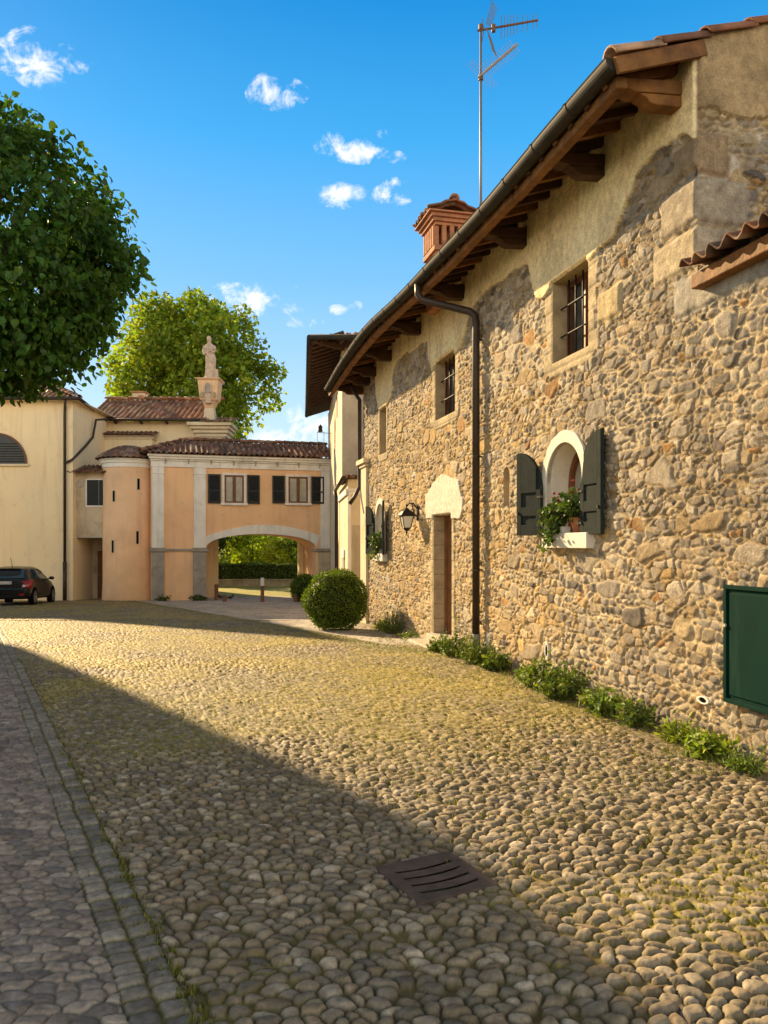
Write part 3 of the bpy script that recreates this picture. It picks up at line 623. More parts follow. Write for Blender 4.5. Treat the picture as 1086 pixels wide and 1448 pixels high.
class Bent(Frame):
    def p(s, u, d, z): b = bow(u); return Frame.p(s, u, d+.15*b*max(0, min(1, d/.8)), z+.13*b)
HF0 = HF
def build_house_roof():
    HF = Bent(HF0.O, HF0.U, HF0.N)
    def bend(o):
        n = len(o.data.vertices); v = np.empty(n*3, np.float32); o.data.vertices.foreach_get('co', v); v = v.reshape(-1, 3).astype(float); r = v-HF0.O
        u = r@HF0.U; d = r@HF0.N; b = bow(u); v = v+HF0.N*(.15*b*np.clip(d/.8, 0, 1))[:, None]; v[:, 2] += .13*b; o.data.vertices.foreach_set('co', v.astype(np.float32).ravel()); o.data.update()
    ue = 14.0; DZ = -.07; pit = R(18); up = np.array(-HF.N)*math.cos(pit)+V3(0, 0, math.sin(pit))
    zr = lambda d: 5.545+(.80-d)*math.tan(pit)                       # underside of the tiles at distance d out from the wall
    L = 5.3/math.cos(pit)
    rf = tile_roof('roof', house, HF0.p(.0, .75, zr(.75)+.035), HF.U, up, [(0, 0), (ue, 0), (ue, L), (0, L)], seed=11, fine=5); bend(rf)
    up2 = np.array(HF.N)*math.cos(pit)+V3(0, 0, math.sin(pit))
    tile_roof('roof', house, HF.p(0, -9.7, zr(.82)+.05), HF.U, up2, [(0, 0), (ue, 0), (ue, L), (0, L)], seed=12, pitch=.25, fine=4)
    # verge tiles along the gable, a board under them
    ridge_tiles('verge_tiles', rf, HF.p(.0, .82, zr(.82)+.05), HF.p(.0, -4.4, zr(-4.4)+.05), r=.085, L=.46, seed=5, tone=1.25)
    mb = MB(); mb.beam(HF.p(-.055, .80, zr(.80)-.025), HF.p(-.055, -.02, zr(-.02)-.025), .035, .13); mb.build('verge_board', M['wood_lit'], house)
    mb = MB()
    mb.quadgrid([[HF.p(u, d, zr(d)) for u in np.linspace(.02, ue-.02, 30)] for d in (.80, .0, -4.4)])
    mb.build('soffit', M['soffit'], house)
    for i, u in enumerate(np.arange(.22, ue-.1, .31)):               # small rafters
        mb = MB(); w = .06+.012*random.random(); j = .02*(random.random()-.5)
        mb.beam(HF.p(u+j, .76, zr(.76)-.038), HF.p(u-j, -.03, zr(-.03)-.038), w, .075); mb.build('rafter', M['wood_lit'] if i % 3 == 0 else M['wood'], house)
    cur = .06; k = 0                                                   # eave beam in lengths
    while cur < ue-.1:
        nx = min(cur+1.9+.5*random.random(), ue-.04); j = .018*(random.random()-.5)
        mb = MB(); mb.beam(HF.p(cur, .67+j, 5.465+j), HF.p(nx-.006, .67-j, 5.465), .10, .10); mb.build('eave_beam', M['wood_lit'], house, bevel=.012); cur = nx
    Ys = (6.74, 7.98, 9.82, 12.05, 14.3, 16.4, 17.8, 18.6, 19.6)
    for Y in Ys:                                                       # projecting bracket beams: a long one on a short corbel
        u = (Y-6.53)*1.0298
        mb = MB(); F = Frame(HF.p(u-.085, 0, 0), HF.N, HF.U)          # (d, z) outline
        j = .02*(random.random()-.5)
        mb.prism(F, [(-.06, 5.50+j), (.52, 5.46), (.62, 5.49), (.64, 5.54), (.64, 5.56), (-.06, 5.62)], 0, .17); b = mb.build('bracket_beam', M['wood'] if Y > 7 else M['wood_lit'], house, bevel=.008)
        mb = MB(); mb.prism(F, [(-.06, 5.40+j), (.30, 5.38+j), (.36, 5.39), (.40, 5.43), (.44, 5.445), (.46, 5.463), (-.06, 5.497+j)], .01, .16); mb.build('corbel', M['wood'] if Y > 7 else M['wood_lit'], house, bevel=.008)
    # half-round gutter with joints
    prof = [(.084*math.cos(t), .084*math.sin(t)) for t in np.linspace(math.pi, 2*math.pi, 13)]; prof = [(-.092, .012)]+prof+[(.086, .012)]
    def gut(u0, u1, sag, mbx):
        rows = []
        for u in np.linspace(u0, u1, 3):
            rows.append([HF.p(u, .79-x, 5.585+y+sag(u)) for x, y in prof])
        mbx.quadgrid(rows)
    sag = lambda u: .012*math.sin(u*1.7)-.002*u
    mb = MB(); cuts = np.arange(-.02, ue+.15, .72)
    for a, b in zip(cuts[:-1], cuts[1:]): gut(a, b, sag, mb)
    mb.add([HF.p(-.02, .79-x, 5.585+y) for x, y in prof], [tuple(range(len(prof)))])
    g = mb.build('gutter', M['gutter'], house, smooth=False); m = g.modifiers.new('thick', 'SOLIDIFY'); m.thickness = .006
    for k, u in enumerate(cuts[1:-1]):
        mb = MB(); pr = [(x*1.07, y*1.07) for x, y in prof]
        mb.quadgrid([[HF.p(w, .79-x, 5.585+y+sag(u)) for x, y in pr] for w in (u-.018, u+.018)]); s_ = mb.build('strap', M['gutter'], g); m = s_.modifiers.new('thick', 'SOLIDIFY'); m.thickness = .006
    # downpipe of the street front
    pts = [HF.p(5.5, .79, 5.52), HF.p(5.5, .79, 5.36), HF.p(5.46, .74, 5.27), HF.p(5.02, .18, 5.02), HF.p(4.97, .12, 4.95), HF.p(4.96, .115, 4.84), HF.p(4.96, .115, .22)]
    pp = MB().tube(pts, .055, 14).build('drainpipe', M['pipe'], house, smooth=True)
    MB().tube([HF.p(4.96, .115, .32), HF.p(4.96, .115, -.06)], .064, 14).build('pipe_shoe', M['lead'], pp, smooth=True)
    for z in (4.6, 2.9, 1.25):
        mb = MB(); mb.tube([HF.p(4.96, .115, z-.015), HF.p(4.96, .115, z+.015)], .061, 14); mb.box(HF, 4.945, 4.975, 0, .07, z-.012, z+.012); mb.build('pipe_clip', M['pipe'], pp)
    pts = [HF.p(13.0, .35, 5.5), HF.p(13.2, .09, 5.2), HF.p(13.2, .09, 3.05), HF.p(13.24, .2, 2.8), HF.p(13.24, .32, 2.62)]
    MB().tube(pts, .05, 10).build('drainpipe', M['pipe'], house, smooth=True)
    return rf
HROOF = build_house_roof()

def rect_window(r, deep, bars=True, pane='glass', tone='sandstone'):
    u0, u1, z0, z1 = r; d0 = -deep
    mb = MB(); o = [(u0, z0), (u0, z1), (u1, z1), (u1, z0), (u0, z0)]
    strip(mb, HF, o, .03, d0); w = mb.build('window_recess', M[tone], house)
    mb = MB(); mb.add([HF.p(u, d0+.001, z) for u, z in ((u0, z0), (u1, z0), (u1, z1), (u0, z1))], [(0, 1, 2, 3)]); mb.build('pane', M[pane], w)
    t = .06; mb = MB()
    mb.box(HF, u0, u0+t, d0+.004, d0+.05, z0, z1); mb.box(HF, u1-t, u1, d0+.004, d0+.05, z0, z1); mb.box(HF, u0+t, u1-t, d0+.004, d0+.05, z0, z0+t); mb.box(HF, u0+t, u1-t, d0+.004, d0+.05, z1-t, z1)
    mb.box(HF, (u0+u1)/2-.03, (u0+u1)/2+.03, d0+.004, d0+.045, z0+t, z1-t); mb.build('sash', M['sash'], w)
    if bars:
        n = 4; d = -deep*.45
        for k in range(n):
            u = u0+(u1-u0)*(k+1)/(n+1); MB().tube([HF.p(u, d, z0), HF.p(u, d, z1)], .011, 8).build('bar', M['iron'], w, smooth=True)
        for f in (.33, .68):
            z = z0+(z1-z0)*f; MB().tube([HF.p(u0, d+.016, z), HF.p(u1, d+.016, z)], .010, 8).build('bar', M['iron'], w, smooth=True)
    return w
rect_window(RECTS[0], .20); rect_window(RECTS[1], .20); rect_window(RECTS[2], .24, False)

def shutter_leaf(hinge_u, side, width, z0, zs, z1, hang=.06, ang=0, parent=None, mname='shutter'):
    """arched leaf hinged at hinge_u, swung back beside the opening; side=+1 away along +u. The free edge is the taller."""
    ca, sa = math.cos(ang), math.sin(ang)
    F = Frame(HF.p(hinge_u, hang, 0), HF.U*side*ca+HF.N*sa, HF.N*ca-HF.U*side*sa)
    top = lambda x: zs+(z1-zs)*math.sqrt(max(0, 1-(1-x/width)**2))
    n = 12; outl = [(0, z0), (width, z0)]+[(width*k/n, top(width*k/n)) for k in range(n, -1, -1)]
    mb = MB(); mb.prism(F, outl, 0, .022); leaf = mb.build('shutter', M[mname], parent, bevel=.003)
    st = .085*width/.46; zm = z0+(zs-z0)*.52
    mb = MB()
    mb.box(F, .0, st, .0225, .042, z0, zs-.01); mb.box(F, width-st, width, .0225, .042, z0, top(width-st*.5)-.01)
    for a, b in ((z0, z0+.13), (zm-.055, zm+.055)): mb.box(F, st, width-st, .0225, .0415, a, b)
    k = [(x, top(x)-.004) for x in np.linspace(width-st, st, 8)]; mb.prism(F, [(st, zs-.04), (width-st, zs-.04)]+k, .0225, .0415)
    mb.build('shutter_frame', M[mname], leaf, bevel=.003)
    mb = MB()
    for z in (z0+.12, zs-.1):
        mb = MB(); mb.box(F, -.05, .06, .043, .05, z-.012, z+.012); mb.tube([F.p(-.012, .045, z-.03), F.p(-.012, .045, z+.03)], .010, 6); mb.build('hinge', M['iron'], leaf)
    MB().box(F, width-.05, width-.025, .043, .062, zm-.03, zm+.0).build('catch', M['iron'], leaf)
    return leaf
def arch_window(a, deep, sur, shut, boxproj):
    u0, u1, s0, s1 = a; cu = (u0+u1)/2
    mb = MB(); n = 24
    inn = arc(u0, u1, s0, s1, 0, n); out = arc(u0, u1, s0, s1, sur, n)
    out = [(u+(.012*math.sin(9*i) if 2 < i < len(out)-3 else 0), z+.012*math.cos(7*i)+(.018 if abs(u-cu) < .1 else 0)) for i, (u, z) in enumerate(out)]
    mb.band(HF, inn, out, -.02, .046); w = mb.build('window_surround', M['white_pl'], house, bevel=.004)
    mb = MB(); strip(mb, HF, inn+[inn[0]], .03, -deep); mb.build('reveal', M['white_pl'], w, smooth=False)
    d0 = -deep
    mb = MB(); mb.prism(HF, inn, d0-.02, d0+.001); mb.build('pane', M['curtain_glass'], w)
    mb = MB(); t = .07; r = (u1-u0)/2
    inn2 = [(u0+t, s0+t)]+[(cu-(r-t)*math.cos(math.pi*k/n), s1+(r-t)*math.sin(math.pi*k/n)) for k in range(n+1)]+[(u1-t, s0+t)]
    mb.band(HF, inn2, inn, d0+.002, d0+.055); mb.box(HF, u0+.01, u1-.01, d0+.0025, d0+.054, s0, s0+t); mb.box(HF, cu-.03, cu+.03, d0+.003, d0+.05, s0+t, s1+r-t+.01)
    zc = s0+(s1-s0)*.72; mb.box(HF, u0+t-.01, cu-.03, d0+.003, d0+.04, zc, zc+.035); mb.box(HF, cu+.03, u1-t+.01, d0+.003, d0+.04, zc, zc+.035); mb.build('sash', M['sash'], w, bevel=.004)
    mb = MB(); mb.box(HF, u0-.25, u1-.05, -.02, boxproj, s0-.17, s0-.002); mb.build('sill', M['white_pl'], w, bevel=.008)
    wid = (u1-u0)/2+.03; z1 = s1+r
    shutter_leaf(u0-.055, -1, wid, s0-.02, s1-.05, z1+.03, hang=.055, ang=R(shut[0]), parent=w)
    shutter_leaf(u1+.055, 1, wid, s0-.02, s1-.05, z1-.02, hang=.055, ang=R(shut[1]), parent=w)
    return w
arch_window(ARCHES[0], .30, .13, (2, 13), .125)
arch_window(ARCHES[1], .26, .12, (12, 14), .13)
def niche():
    a = ARCHES[2]; o = arc(*a, 0, 12); mb = MB(); strip(mb, HF, o+[o[0]], .022, -.13); mb.prism(HF, o, -.15, -.125); mb.build('niche', M['sandstone'], house)
niche()
def door():
    u0, u1, z0, z1 = RECTS[3]; mb = MB(); strip(mb, HF, [(u0, z0), (u0, z1), (u1, z1), (u1, z0)], .03, -.20); dr = mb.build('door_recess', M['sandstone'], house)
    # joints in the far jamb, as courses of stone
    mb = MB()
    for k in range(8):
        za = z0+k*(z1-z0)/8; mb.box(HF, u1-.012-.006*random.random(), u1+.02, -.195, .028+.004*random.random(), za+.006, za+(z1-z0)/8-.003)
    mb.build('jamb_stones', M['sandstone'], dr, bevel=.006)
    mb = MB(); mb.box(HF, u0, u1, -.24, -.19, z0, z1)
    mb.box(HF, u0, u0+.08, -.189, -.165, z0, z1); mb.box(HF, u1-.10, u1-.02, -.189, -.165, z0, z1); mb.box(HF, u0+.08, u1-.1, -.189, -.165, z1-.09, z1)
    for za, zb in ((.35, 1.0), (1.15, 1.9)): mb.box(HF, u0+.2, u1-.25, -.1895, -.178, za, zb)
    d = mb.build('door', M['door'], dr, bevel=.006)
    MB().tube([HF.p(u0+.14, -.17, 1.12), HF.p(u0+.14, -.11, 1.12), HF.p(u0+.24, -.11, 1.12)], .011, 8).build('handle', M['iron'], d, smooth=True)
    mb = MB(); mb.box(HF, u0-.10, u1+.06, -.19, .15, -.12, z0+.003); mb.build('threshold', M['step'], dr, bevel=.012)
    mb = MB(); mb.box(HF, u0-.16, u1+.62, .0, .42, -.3, -.015); mb.build('doorstep', M['step'], dr, bevel=.02)
door()
def hatch():
    u0, u1, z0, z1 = HATCH; mb = MB(); mb.box(HF, u0, u1, -.02, .062, z0, z1); f = mb.build('meter_hatch', M['hatch'], house, bevel=.006)
    t = .05; mb = MB(); mb.box(HF, u0+t, u1-t, .0625, .074, z0+t, z1-t); mb.build('hatch_door', M['hatch'], f, bevel=.006)
    mb = MB()
    for a, b, c_, d in ((u0-.012, u1+.012, z1-.022, z1+.012), (u0-.012, u1+.012, z0-.012, z0+.022), (u0-.012, u0+.022, z0+.022, z1-.022), (u1-.022, u1+.012, z0+.022, z1-.022)): mb.box(HF, a, b, .058, .082, c_, d)
    mb.build('hatch_frame', M['hatch'], f, bevel=.004)
    for zz in (.58, 1.18): MB().tube([HF.p(u1+.016, .07, zz-.05), HF.p(u1+.016, .07, zz+.05)], .011, 8).build('hinge', M['hatch'], f)
    MB().tube([HF.p(u1-.02, .083, 1.02), HF.p(u1-.02, .096, 1.02)], .014, 10).build('lock', M['alu'], f)
hatch()
def vent(u, z, w, h):
    n = 20; o = [(u+w*math.cos(t)*(1-.1*math.sin(2*t)**2), z+h*math.sin(t)) for t in np.linspace(0, 2*math.pi, n+1)]; i = [(u+(a-u)*.58, z+(b-z)*.62) for a, b in o]
    mb = MB(); mb.band(HF, i, o, .0, .045); v = mb.build('vent_rim', M['white_pl'], house, bevel=.008)
    mb = MB(); mb.prism(HF, i[:-1], .02, .034); mb.build('vent_dark', M['void'], v)  # near-black plate painted as the shade inside the vent
vent(2.807, .388, .055, .115); vent(-.11, .366, .085, .034); vent(4.72, .27, .05, .13)

# annex nearer the camera: tiled pent eave
def annex():
    mb = MB(); mb.box(HF, -3.6, -.12, .02, .16, 3.74, 3.86); mb.build('annex_eave_beam', M['wood_lit'], house, bevel=.01)
    mb = MB(); mb.box(HF, -3.6, -.10, -4, .02, 3.70, 3.75); mb.build('annex_ceiling', M['wood'], house)
    pit = R(17); up = np.array(-HF.N)*math.cos(pit)+V3(0, 0, math.sin(pit))
    tile_roof('annex_roof', house, HF.p(-.09, .26, 3.90), -HF.U, up, [(0, 0), (3.6, 0), (3.6, 4.4), (0, 4.4)], seed=21, pitch=.19, amp=.045, tone=.62, fine=10)
annex()
# white end pier where the house stops
def endpier():
    mb = MB(); mb.box(HF, 12.52, 13.16, -.3, .085, -.9, 3.52); p = mb.build('end_pier', M['cream'], house, bevel=.01)
    mb = MB(); mb.box(HF, 12.48, 13.22, -.3, .12, 3.525, 3.60); mb.box(HF, 12.42, 13.3, -.3, .17, 3.605, 3.72); mb.build('pier_cornice', M['cream'], p, bevel=.01)
endpier()

# ------------------------------------------------------------------ gatehouse with the carriage arch
GO = (-10.2, 34.0, 0); GU = nrm((.961, .276, 0)); GN = nrm((.276, -.961, 0))
GT = Frame(GO, GU, GN)
def gatehouse():
    g = thing('gatehouse', 'peach plastered gatehouse with a wide white carriage arch and two shuttered windows', 'gatehouse', GO)
    a0, a1, zs, zc = 2.354, 7.34, 1.42, 2.13; W1 = 8.3; zt = 5.62; D = -3.8; zb = -1.3
    cu = (a0+a1)/2; ra = (a1-a0)/2
    n = 36; crv = [(cu-ra*math.cos(math.pi*k/n), zs+(zc-zs)*math.sin(math.pi*k/n)**.8) for k in range(n+1)]
    mb = MB()
    for d, s in ((0, 1), (D, -1)):
        mb.add([GT.p(u, d, z) for u, z in ((0, zb), (a0, zb), (a0, zt), (0, zt))], [(0, 1, 2, 3)])
        mb.add([GT.p(u, d, z) for u, z in ((a1, zb), (W1, zb), (W1, zt), (a1, zt))], [(0, 1, 2, 3)])
        for (p, q) in zip(crv[:-1], crv[1:]): mb.add([GT.p(p[0], d, p[1]), GT.p(q[0], d, q[1]), GT.p(q[0], d, zt), GT.p(p[0], d, zt)], [(0, 1, 2, 3)])
    for p, q in zip(crv[:-1], crv[1:]): mb.add([GT.p(p[0], 0, p[1]), GT.p(q[0], 0, q[1]), GT.p(q[0], D, q[1]), GT.p(p[0], D, p[1])], [(0, 1, 2, 3)])
    for u in (0, W1): mb.add([GT.p(u, 0, zb), GT.p(u, D, zb), GT.p(u, D, zt), GT.p(u, 0, zt)], [(0, 1, 2, 3)])
    for u in (a0, a1): mb.add([GT.p(u, 0, zb), GT.p(u, D, zb), GT.p(u, D, zs), GT.p(u, 0, zs)], [(0, 1, 2, 3)])
    mb.build('wall', M['orange'], g, recalc=True)
    # rear pier and inner pilasters of the passage
    for x0_, x1_ in ((a0-.02, a0+.5), (a1-.22, a1+.02)):
        mb = MB(); mb.box(GT, x0_, x1_, D-.1, D+.5, zb, zs+.35); mb.build('passage_pier', M['yellow'], g, bevel=.02)
    mb = MB(); mb.box(GT, a0-.02, a0+.14, -.5, .10, 1.30, 1.42); mb.box(GT, a1-.12, a1+.02, -.5, .10, 1.32, 1.44); mb.build('impost', M['pier'], g, bevel=.02)
    # arch band
    e = [(cu-(ra+.0)*math.cos(math.pi*k/n), zs+(zc-zs)*math.sin(math.pi*k/n)**.8) for k in range(n+1)]
    o = [(a0+(a1-a0+.18)*k/n, 1.98+.57*math.sin(math.pi*(k/n)*.94+.06)**.9) for k in range(n+1)]
    o = [(max(a0, p[0]), max(p[1], q[1]+.33)) for p, q in zip(o, e)]
    mb = MB(); mb.band(GT, e, o, -.02, .045); mb.build('arch_band', M['white_far'], g)
    # white pilasters on grey stone piers
    for u0, u1, za, zbm in ((.06, .56, 1.5, 5.05), (1.834, 2.354, 1.5, 5.05)):
        mb = MB(); mb.box(GT, u0, u1, -.02, .10, za, zbm); mb.box(GT, u0-.03, u1+.03, -.02, .13, zbm-.30, zbm-.24); mb.build('pilaster', M['white_far'], g, bevel=.01)
        mb = MB(); mb.box(GT, u0-.03, u1+.02, -.02, .14, zb, 1.32); mb.build('pier', M['pier'], g, bevel=.015)
        mb = MB(); mb.box(GT, u0-.10, u1+.10, -.02, .20, 1.34, 1.44); mb.box(GT, u0-.06, u1+.06, -.02, .16, 1.445, 1.51); mb.build('pier_cap', M['pier'], g, bevel=.015)
    mb = MB(); mb.box(GT, 7.55, 7.98, -.02, .08, 1.45, 5.05); mb.build('pilaster', M['white_far'], g, bevel=.01)
    mb = MB(); mb.box(GT, 7.44, 7.98, -.02, .10, zb, 1.31); mb.build('pier', M['grey_pl'], g, bevel=.015)
    mb = MB(); mb.box(GT, 7.38, 8.0, -.02, .17, 1.33, 1.47); mb.build('pier_cap', M['pier'], g, bevel=.015)
    mb = MB(); mb.box(GT, .66, 1.74, -.02, .07, 1.36, 1.46); mb.build('string_course', M['pier'], g, bevel=.01)
    # white frieze and stepped cornice
    mb = MB(); mb.box(GT, .0, 8.0, -.02, .065, 5.06, 5.32); mb.box(GT, -.03, 8.0, -.02, .13, 5.325, 5.40); mb.box(GT, -.08, 8.0, -.02, .22, 5.405, 5.50); mb.box(GT, -.14, 8.0, -.02, .30, 5.505, 5.60)
    mb.build('cornice', M['white_far'], g, bevel=.01)
    for k in range(8):
        mb = MB(); u = .62+k*.98; mb.tube([GT.p(u, .07, 5.22), GT.p(u, .16, 5.24), GT.p(u+.03, .18, 5.34)], .022, 6); mb.box(GT, u-.04, u+.05, .131, .17, 5.33, 5.38); mb.build('eave_hook', M['pier'], g)
    # tiled roof, hipped at the left
    pit = R(21); up = -GN*math.cos(pit)+V3(0, 0, math.sin(pit))
    sl = 2.2/math.cos(pit)
    rf = tile_roof('roof', g, GT.p(-.45, .44, 5.63), GU, up, [(0, 0), (8.6, 0), (8.6, sl), (2.0, sl)], seed=31, pitch=.235, amp=.055, course=.38, tone=.80)
    upb = GN*math.cos(pit)+V3(0, 0, math.sin(pit))
    tile_roof('roof', g, GT.p(-.45, D-.2, 5.63), GU, upb, [(0, 0), (8.6, 0), (8.6, sl), (2.0, sl)], seed=32, pitch=.235, amp=.05, tone=.8)
    uph = GU*math.cos(pit)+V3(0, 0, math.sin(pit)); Lh = 2.0*math.cos(pit)*1.14
    tile_roof('roof', g, GT.p(-.47, .44, 5.63), -GN, uph, [(0, 0), (4.4, 0), (2.2, 2.14)], seed=33, pitch=.235, amp=.05, tone=.8)
    top = 5.63+math.sin(pit)*sl
    ridge_tiles('ridge', rf, GT.p(1.5, .44-2.2, top+.02), GT.p(8.2, .44-2.2, top+.02), r=.13, seed=8, tone=.85)
    ridge_tiles('ridge', rf, GT.p(-.45, .44, 5.66), GT.p(1.55, .44-2.2, top+.03), r=.12, seed=9, tone=.8)
    mb = MB(); mb.box(GT, -.36, 8.1, -.1, .36, 5.602, 5.625); mb.build('eave_board', M['soffit'], g)
    # two windows with louvred shutters
    for (s0, s1, w0, w1, t0, t1, za, zb_) in ((2.446, 3.0, 3.06, 4.14, 4.18, 4.736, 3.52, 4.76), (5.31, 5.88, 5.94, 7.06, 7.11, 7.70, 3.56, 4.76)):
        mb = MB(); f = .11
        mb.box(GT, w0, w0+f, -.02, .05, za, zb_); mb.box(GT, w1-f, w1, -.02, .05, za, zb_); mb.box(GT, w0-.02, w1+.02, -.02, .06, zb_+.002, zb_+.10); wn = mb.build('window_frame', M['white_far'], g, bevel=.01)
        mb = MB(); mb.box(GT, w0-.06, w1+.06, -.02, .13, za-.11, za-.002); mb.build('sill', M['white_far'], wn, bevel=.01)
        mb = MB(); mb.box(GT, w0+f, w1-f, .001, .008, za, zb_); mb.build('pane', M['curtain_glass'], wn)
        mb = MB(); t = .07; x0, x1 = w0+f, w1-f; xm = (x0+x1)/2
        mb.box(GT, x0, x0+t, .009, .04, za, zb_); mb.box(GT, x1-t, x1, .009, .04, za, zb_); mb.box(GT, x0+t, x1-t, .009, .04, zb_-t, zb_); mb.box(GT, x0+t, x1-t, .009, .04, za, za+t); mb.box(GT, xm-.07, xm+.07, .009, .045, za+t, zb_-t)
        mb.build('sash', M['sash'], wn, bevel=.006)
        for p0, p1 in ((s0, s1), (t0, t1)):
            mb = MB(); fr = .07; z0_, z1_ = za-.03, zb_+.03
            mb.box(GT, p0, p0+fr, .03, .085, z0_, z1_); mb.box(GT, p1-fr, p1, .03, .085, z0_, z1_); mb.box(GT, p0+fr, p1-fr, .03, .084, z0_, z0_+.09); mb.box(GT, p0+fr, p1-fr, .03, .084, z1_-.08, z1_); zm = (z0_+z1_)/2-.12; mb.box(GT, p0+fr, p1-fr, .03, .084, zm, zm+.07)
            k = z0_+.10
            while k < z1_-.10:
                mb.add([GT.p(p0+fr, .075, k), GT.p(p1-fr, .075, k), GT.p(p1-fr, .045, k+.045), GT.p(p0+fr, .045, k+.045)], [(0, 1, 2, 3)]); k += .045
            mb.build('shutter', M['shutter_far'], wn)
    # little pots behind the panes of the right window
    return g
gatehouse()

def turret():
    c = V3(-11.42, 34.85, 0); r = 1.12
    t = thing('round_turret', 'round peach stair turret with slit windows and a low tiled cap beside the gatehouse', 'turret', tuple(c))
    mb = MB(); mb.lathe(c, [(r+.05, -1.3), (r+.03, -.6), (r, 0), (r, 5.02)], 40); mb.build('wall', M['orange'], t, smooth=True)
    mb = MB(); mb.lathe(c, [(r, 5.021), (r+.03, 5.03), (r+.03, 5.2), (r+.08, 5.22), (r+.10, 5.33), (r+.15, 5.36), (r+.15, 5.40)], 40); mb.build('cornice', M['white_far'], t, smooth=False)
    # cap of radiating tiles
    n = 32; rings = np.linspace(r+.32, .02, 15); vs = []; cs = []; m = n*6
    pal = np.array([(.16, .085, .06), (.12, .07, .05), (.20, .10, .065), (.26, .17, .12)])
    for i, rr in enumerate(rings):
        for k in range(m):
            th = 2*math.pi*k/m; f = (k % 6)/6
            z = 5.44+.62*(1-(rr/(r+.32))**1.7)+.045*math.sin(math.pi*f/.62)*(f < .62)*min(1, rr/.5)+.02*(i % 2)
            vs.append((c[0]+rr*math.cos(th), c[1]+rr*math.sin(th), z)); cs.append(pal[int(hsh(np.array([k//6]), np.array([i//2]), 5)[0]*3.99)])
    q = [(i*m+k, i*m+(k+1) % m, (i+1)*m+(k+1) % m, (i+1)*m+k) for i in range(14) for k in range(m)]
    o = np_mesh('roof', vs, q, M['tile'], t, cols=np.array(cs)); md = o.modifiers.new('t', 'SOLIDIFY'); md.thickness = .03; md.offset = -1
    # slits: near-black plates painted as shaded recesses, thin lighter jamb
    for px, z0, z1 in ((195.5, 4.03, 4.55), (161, 3.5, 4.0), (194, 1.66, 2.25), (159.5, 1.28, 1.85)):
        th = None
        for k in range(400):
            q_ = math.pi+math.pi*k/400; X = c[0]+r*math.cos(q_); Y = c[1]+r*math.sin(q_)
            if X/Y > (px-543)/1100: th = q_; break
        F = Frame(c, (-math.sin(th), math.cos(th), 0), (math.cos(th), math.sin(th), 0))
        mb = MB(); o_ = [(-.075, z0), (.075, z0), (.075, z1), (-.075, z1), (-.075, z0)]; i_ = [(-.055, z0+.02), (.055, z0+.02), (.055, z1-.02), (-.055, z1-.02), (-.055, z0+.02)]
        mb.band(F, i_, o_, r-.05, r+.022); s = mb.build('slit_window', M['cream'], t)
        mb = MB(); mb.box(F, -.055, .055, r-.04, r+.008, z0+.02, z1-.02); mb.build('slit_dark', M['void'], s)
turret()

